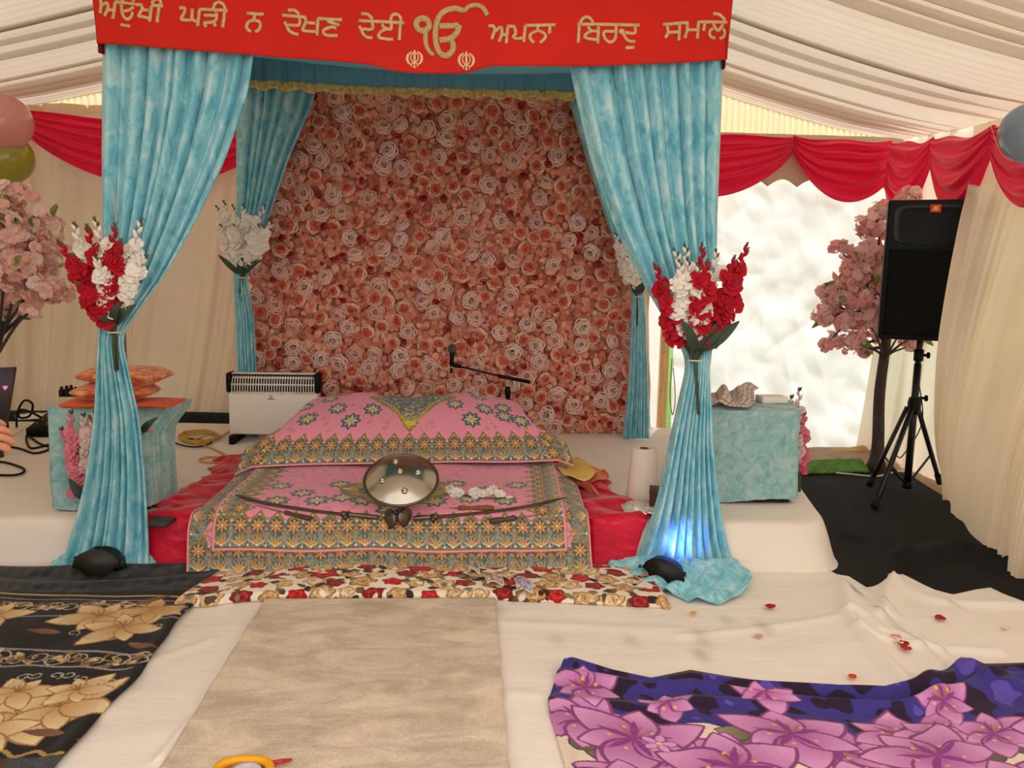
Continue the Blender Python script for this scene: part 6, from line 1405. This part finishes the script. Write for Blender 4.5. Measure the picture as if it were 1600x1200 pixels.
q = np.stack([c[0] + .062 * np.sign(np.cos(t)) * np.abs(np.cos(t)) ** .8, c[1] + .046 * np.sign(np.sin(t)) * np.abs(np.sin(t)) ** .8, 0 * t + c[2] + .012], 1); MB().tube(q, .0105, 10, closed=True).build('frame', mat('yellow plastic', '#f0a818', .35), tp)
MB().lathe([(.022, 0), (.036, 0), (.036, .012), (.022, .012), (.022, 0)], c + (.008, 0, .002), (0, 0, 1), 30).build('tape', mat('clear grey tape', '#c9c4cc', .25), tp)

# ------------------------------------------------------------------ balloons
def balloon(label, px, py, rpx, Y, col):
    c = P(px, py, Y=Y); R_ = rpx * np.linalg.norm(c - CAM) / FPX; r = thing('balloon', label, 'balloon', c - (0, 0, R_ * 1.12)); m = mat('balloon ' + col, col, .22, spec=.6, trans=.25, coat=.3)
    MB().lathe([(.0005, R_)] + [(R_ * math.sin(a), R_ * math.cos(a) * (1 if a < PI / 2 else 1.0 + .14 * ((a - PI / 2) / (PI / 2)) ** 2)) for a in np.linspace(.08, PI - .07, 26)], c, (0, 0, 1), 36).build('skin', m, r)
    MB().lathe([(.004, 0), (.006, -.004), (.003, -.008), (.011, -.018), (.001, -.016)], c - (0, 0, R_ * 1.12), (0, 0, 1), 12).build('knot', m, r)
    MB().tube(cr([c - (0, 0, R_ * 1.13), c + (-.02, .15, -R_ * .6), np.array([c[0] + (.0 if px < 800 else .0), c[1] + .3, c[2] + .1])], 14), .0012, 5).build('string', M['twine'], r)
balloon('big pale pink balloon above the green one at the left swag', 6, 191, 34, 5.05, '#f0aca6'); balloon('olive green balloon just under the pale pink one', 12, 247, 31, 5.12, '#b0ae3c'); balloon('grey blue balloon on the right hand swag', 1610, 206, 36, 3.55, '#93a9bd')

# ------------------------------------------------------------------ person at the left edge with a laptop
M['skin'] = mat('warm skin', '#c98a6c', .5, vary=(14, .06), bump=(120, .08))
H0 = P(-14, 672, Y=1.74); base = np.array([-1.72, 1.62, .040])
pe = thing('person', 'person whose fingers reach in at the left edge holding a dark laptop', 'person', base)
def skin_mesh(name, joints, edges, m, parent, sub=2, root=0):
    o0 = org(parent); me = bpy.data.meshes.new(name); me.from_pydata([tuple(np.array(j[:3]) - o0) for j in joints], edges, []); o = bpy.data.objects.new(name, me); COL.objects.link(o); o.parent = parent; ORIGIN[o.name] = o0
    md = o.modifiers.new('skin', 'SKIN'); md.use_smooth_shade = True; sv = me.skin_vertices[0].data
    for i, j in enumerate(joints): sv[i].radius = (j[3], j[3] if len(j) < 5 else j[4]); sv[i].use_root = (i == root)
    sb = o.modifiers.new('sub', 'SUBSURF'); sb.levels = sub; sb.render_levels = sub; me.materials.append(m); return o
bx_, by_ = base[0], base[1]; wr = H0 + np.array([-.10, -.03, .0]); el = np.array([bx_ + .16, by_ - .20, .98]); sR = np.array([bx_ + .02, by_ - .19, 1.38]); sL = np.array([bx_ + .02, by_ + .19, 1.38]); elL = np.array([bx_ + .20, by_ + .22, 1.02]); wrL = np.array([bx_ + .42, by_ + .12, .88])
J = [(bx_, by_, .92, .15, .12), (bx_, by_, 1.10, .135, .105), (bx_ + .01, by_, 1.30, .16, .11), (bx_ + .01, by_, 1.44, .07, .07), (bx_ + .03, by_, 1.53, .055, .055), (bx_ + .05, by_, 1.62, .085, .075), (bx_ + .05, by_, 1.71, .08, .075),
     (*sR, .06), (*el, .043), (*wr, .027), (*sL, .06), (*elL, .043), (*wrL, .027), (bx_, by_ - .09, .85, .095), (bx_ + .02, by_ - .10, .48, .062), (bx_, by_ - .10, .09, .042), (bx_ + .15, by_ - .11, .055, .032), (bx_, by_ + .09, .85, .095), (bx_ + .02, by_ + .10, .48, .062), (bx_, by_ + .10, .09, .042), (bx_ + .15, by_ + .11, .055, .032), (*(wr + (H0 - wr) * .55), .030, .018), (*(wrL + np.array([.07, -.02, 0])), .03, .018)]
Eg = [(0, 1), (1, 2), (2, 3), (3, 4), (4, 5), (5, 6), (2, 7), (7, 8), (8, 9), (2, 10), (10, 11), (11, 12), (0, 13), (13, 14), (14, 15), (15, 16), (0, 17), (17, 18), (18, 19), (19, 20), (9, 21), (12, 22)]
bo = skin_mesh('body', J, Eg, M['skin'], pe)
kt = mat('cream cotton tunic', '#d9cbb4', .85, bump=(60, .15))
skin_mesh('tunic', [(bx_, by_, .62, .21, .17), (bx_, by_, .92, .18, .145), (bx_, by_, 1.12, .165, .13), (bx_ + .01, by_, 1.31, .185, .13), (bx_ + .01, by_, 1.44, .09, .09), (*sR, .075), (*el, .06), (*(el + (wr - el) * .7), .048), (*sL, .075), (*elL, .06), (*(elL + (wrL - elL) * .7), .048)], [(0, 1), (1, 2), (2, 3), (3, 4), (3, 5), (5, 6), (6, 7), (3, 8), (8, 9), (9, 10)], kt, pe)
mb = MB(); mb.blob((bx_ + .035, by_, 1.70), (.105, .098, .085), 20, 12, p=.9); mb.build('turban', mat('navy turban', '#26304f', .85), pe)
hf = MB()
for s in (-1, 1): hf.blob((bx_ + .128, by_ + s * .034, 1.655), (.012, .014, .008), 10, 8, col='#f1ece6'); hf.blob((bx_ + .137, by_ + s * .034, 1.655), (.006, .006, .006), 8, 6, col='#2a1a14')
hf.blob((bx_ + .145, by_, 1.625), (.018, .013, .022), 10, 8, col='#c4856a'); hf.blob((bx_ + .128, by_, 1.585), (.010, .024, .006), 10, 6, col='#9a5348')
for s in (-1, 1): hf.blob((bx_ + .04, by_ + s * .083, 1.635), (.02, .012, .032), 10, 8, col='#c98a6c')
hf.build('face', mat('face', None, .5, attr=True), pe)
def hand(w0, dirv, nrm, side):
    d = np.array(dirv, float); d /= np.linalg.norm(d); n = np.array(nrm, float); n -= d * (n @ d); n /= np.linalg.norm(n); s = np.cross(d, n) * side; mb = MB()
    pal = np.array([[w0 + d * (.010 + .075 * f) + s * (q * (.030 + .010 * f)) + n * (.011 * math.cos(a2)) for q, a2 in [(math.cos(a), a + PI / 2) for a in np.linspace(0, 2 * PI, 16, endpoint=False)]] for f in np.linspace(0, 1, 7)]); mb.grid(pal, cu=True); mb.blob(w0 + d * .085, (.012, .012, .012)); mb.blob(w0 + d * .05, (.034, .034, .014))
    for k, (o_, L_, r_, cu_) in enumerate(((.028, .072, .0082, .5), (.009, .080, .0086, .55), (-.010, .074, .0082, .6), (-.028, .058, .0072, .7))):
        b = w0 + d * .080 + s * o_; pts = [b - d * .02, b]; ang = .15
        for sg_ in (.45, .32, .23): dv_ = d * math.cos(ang) - n * math.sin(ang) + s * o_ * 1.2; pts.append(pts[-1] + dv_ * L_ * sg_); ang += cu_
        q = cr(pts, 22); mb.tube(q, r_ * np.interp(np.linspace(0, 1, 22), [0, .3, .55, .8, .94, 1], [1.1, 1.05, 1.0, .95, .8, .35]), 10)
    b = w0 + d * .025 + s * .034; q = cr([b - s * .02, b, b + d * .025 + s * .022 - n * .012, b + d * .052 + s * .026 - n * .026], 18); mb.tube(q, .0098 * np.interp(np.linspace(0, 1, 18), [0, .5, .9, 1], [1.2, 1, .8, .3]), 10)
    return mb
hb_ = hand(wr, H0 + np.array([.02, .01, -.005]) - wr, (-.1, -.75, .6), 1); hb_.build('hand', M['skin'], pe); hand(wrL, (1, -.25, 0), (0, 0, -1), 1).build('hand', M['skin'], pe)
mb = MB()
for s in (-1, 1): mb = MB(); mb.tube([(bx_, by_ + s * .09, .86), (bx_ + .02, by_ + s * .10, .48), (bx_, by_ + s * .10, .10)], [.115, .085, .07], 16); mb.build('trouser_leg', mat('white cotton trousers', '#ddd6c8', .85), pe); mb = MB(); mb.blob((bx_ + .07, by_ + s * .10, .035), (.14, .048, .042), 18, 10); mb.build('sock', mat('grey sock', '#77746f', .9), pe)
# laptop lid
yl = 1.80; c1, c2, c3, c4 = P(-190, 700, Y=yl), P(9, 662, Y=yl), P(22.5, 574, Y=yl), P(-190, 582, Y=yl); lt = thing('laptop', 'dark laptop with a pink heart sticker held at the left edge', 'laptop', (c1 + c2) / 2)
MB().prism([c1, c2, c3, c4], (0, .010, 0)).build('lid', mat('dark plum lid', '#2b1d24', .4), lt, smooth=False); MB().prism([c1 + (0, .012, 0), c2 + (0, .012, 0), c2 + (-.20, .22, -.02), c1 + (-.2, .22, -.02)], (0, 0, -.014)).build('keyboard_base', M['black'], lt, smooth=False)
hc_ = P(8, 606, Y=yl - .001); t = np.linspace(0, 2 * PI, 40)[:-1]; hp = np.stack([hc_[0] + .00040 * 16 * np.sin(t) ** 3 * .85 + .0012 * np.cos(t), 0 * t + yl - .0005, hc_[2] + .00040 * (13 * np.cos(t) - 5 * np.cos(2 * t) - 2 * np.cos(3 * t) - np.cos(4 * t))], 1); MB().prism(hp, (0, -.0006, 0)).build('heart_sticker', mat('pink sticker', '#e58fc0', .5), lt, smooth=False)
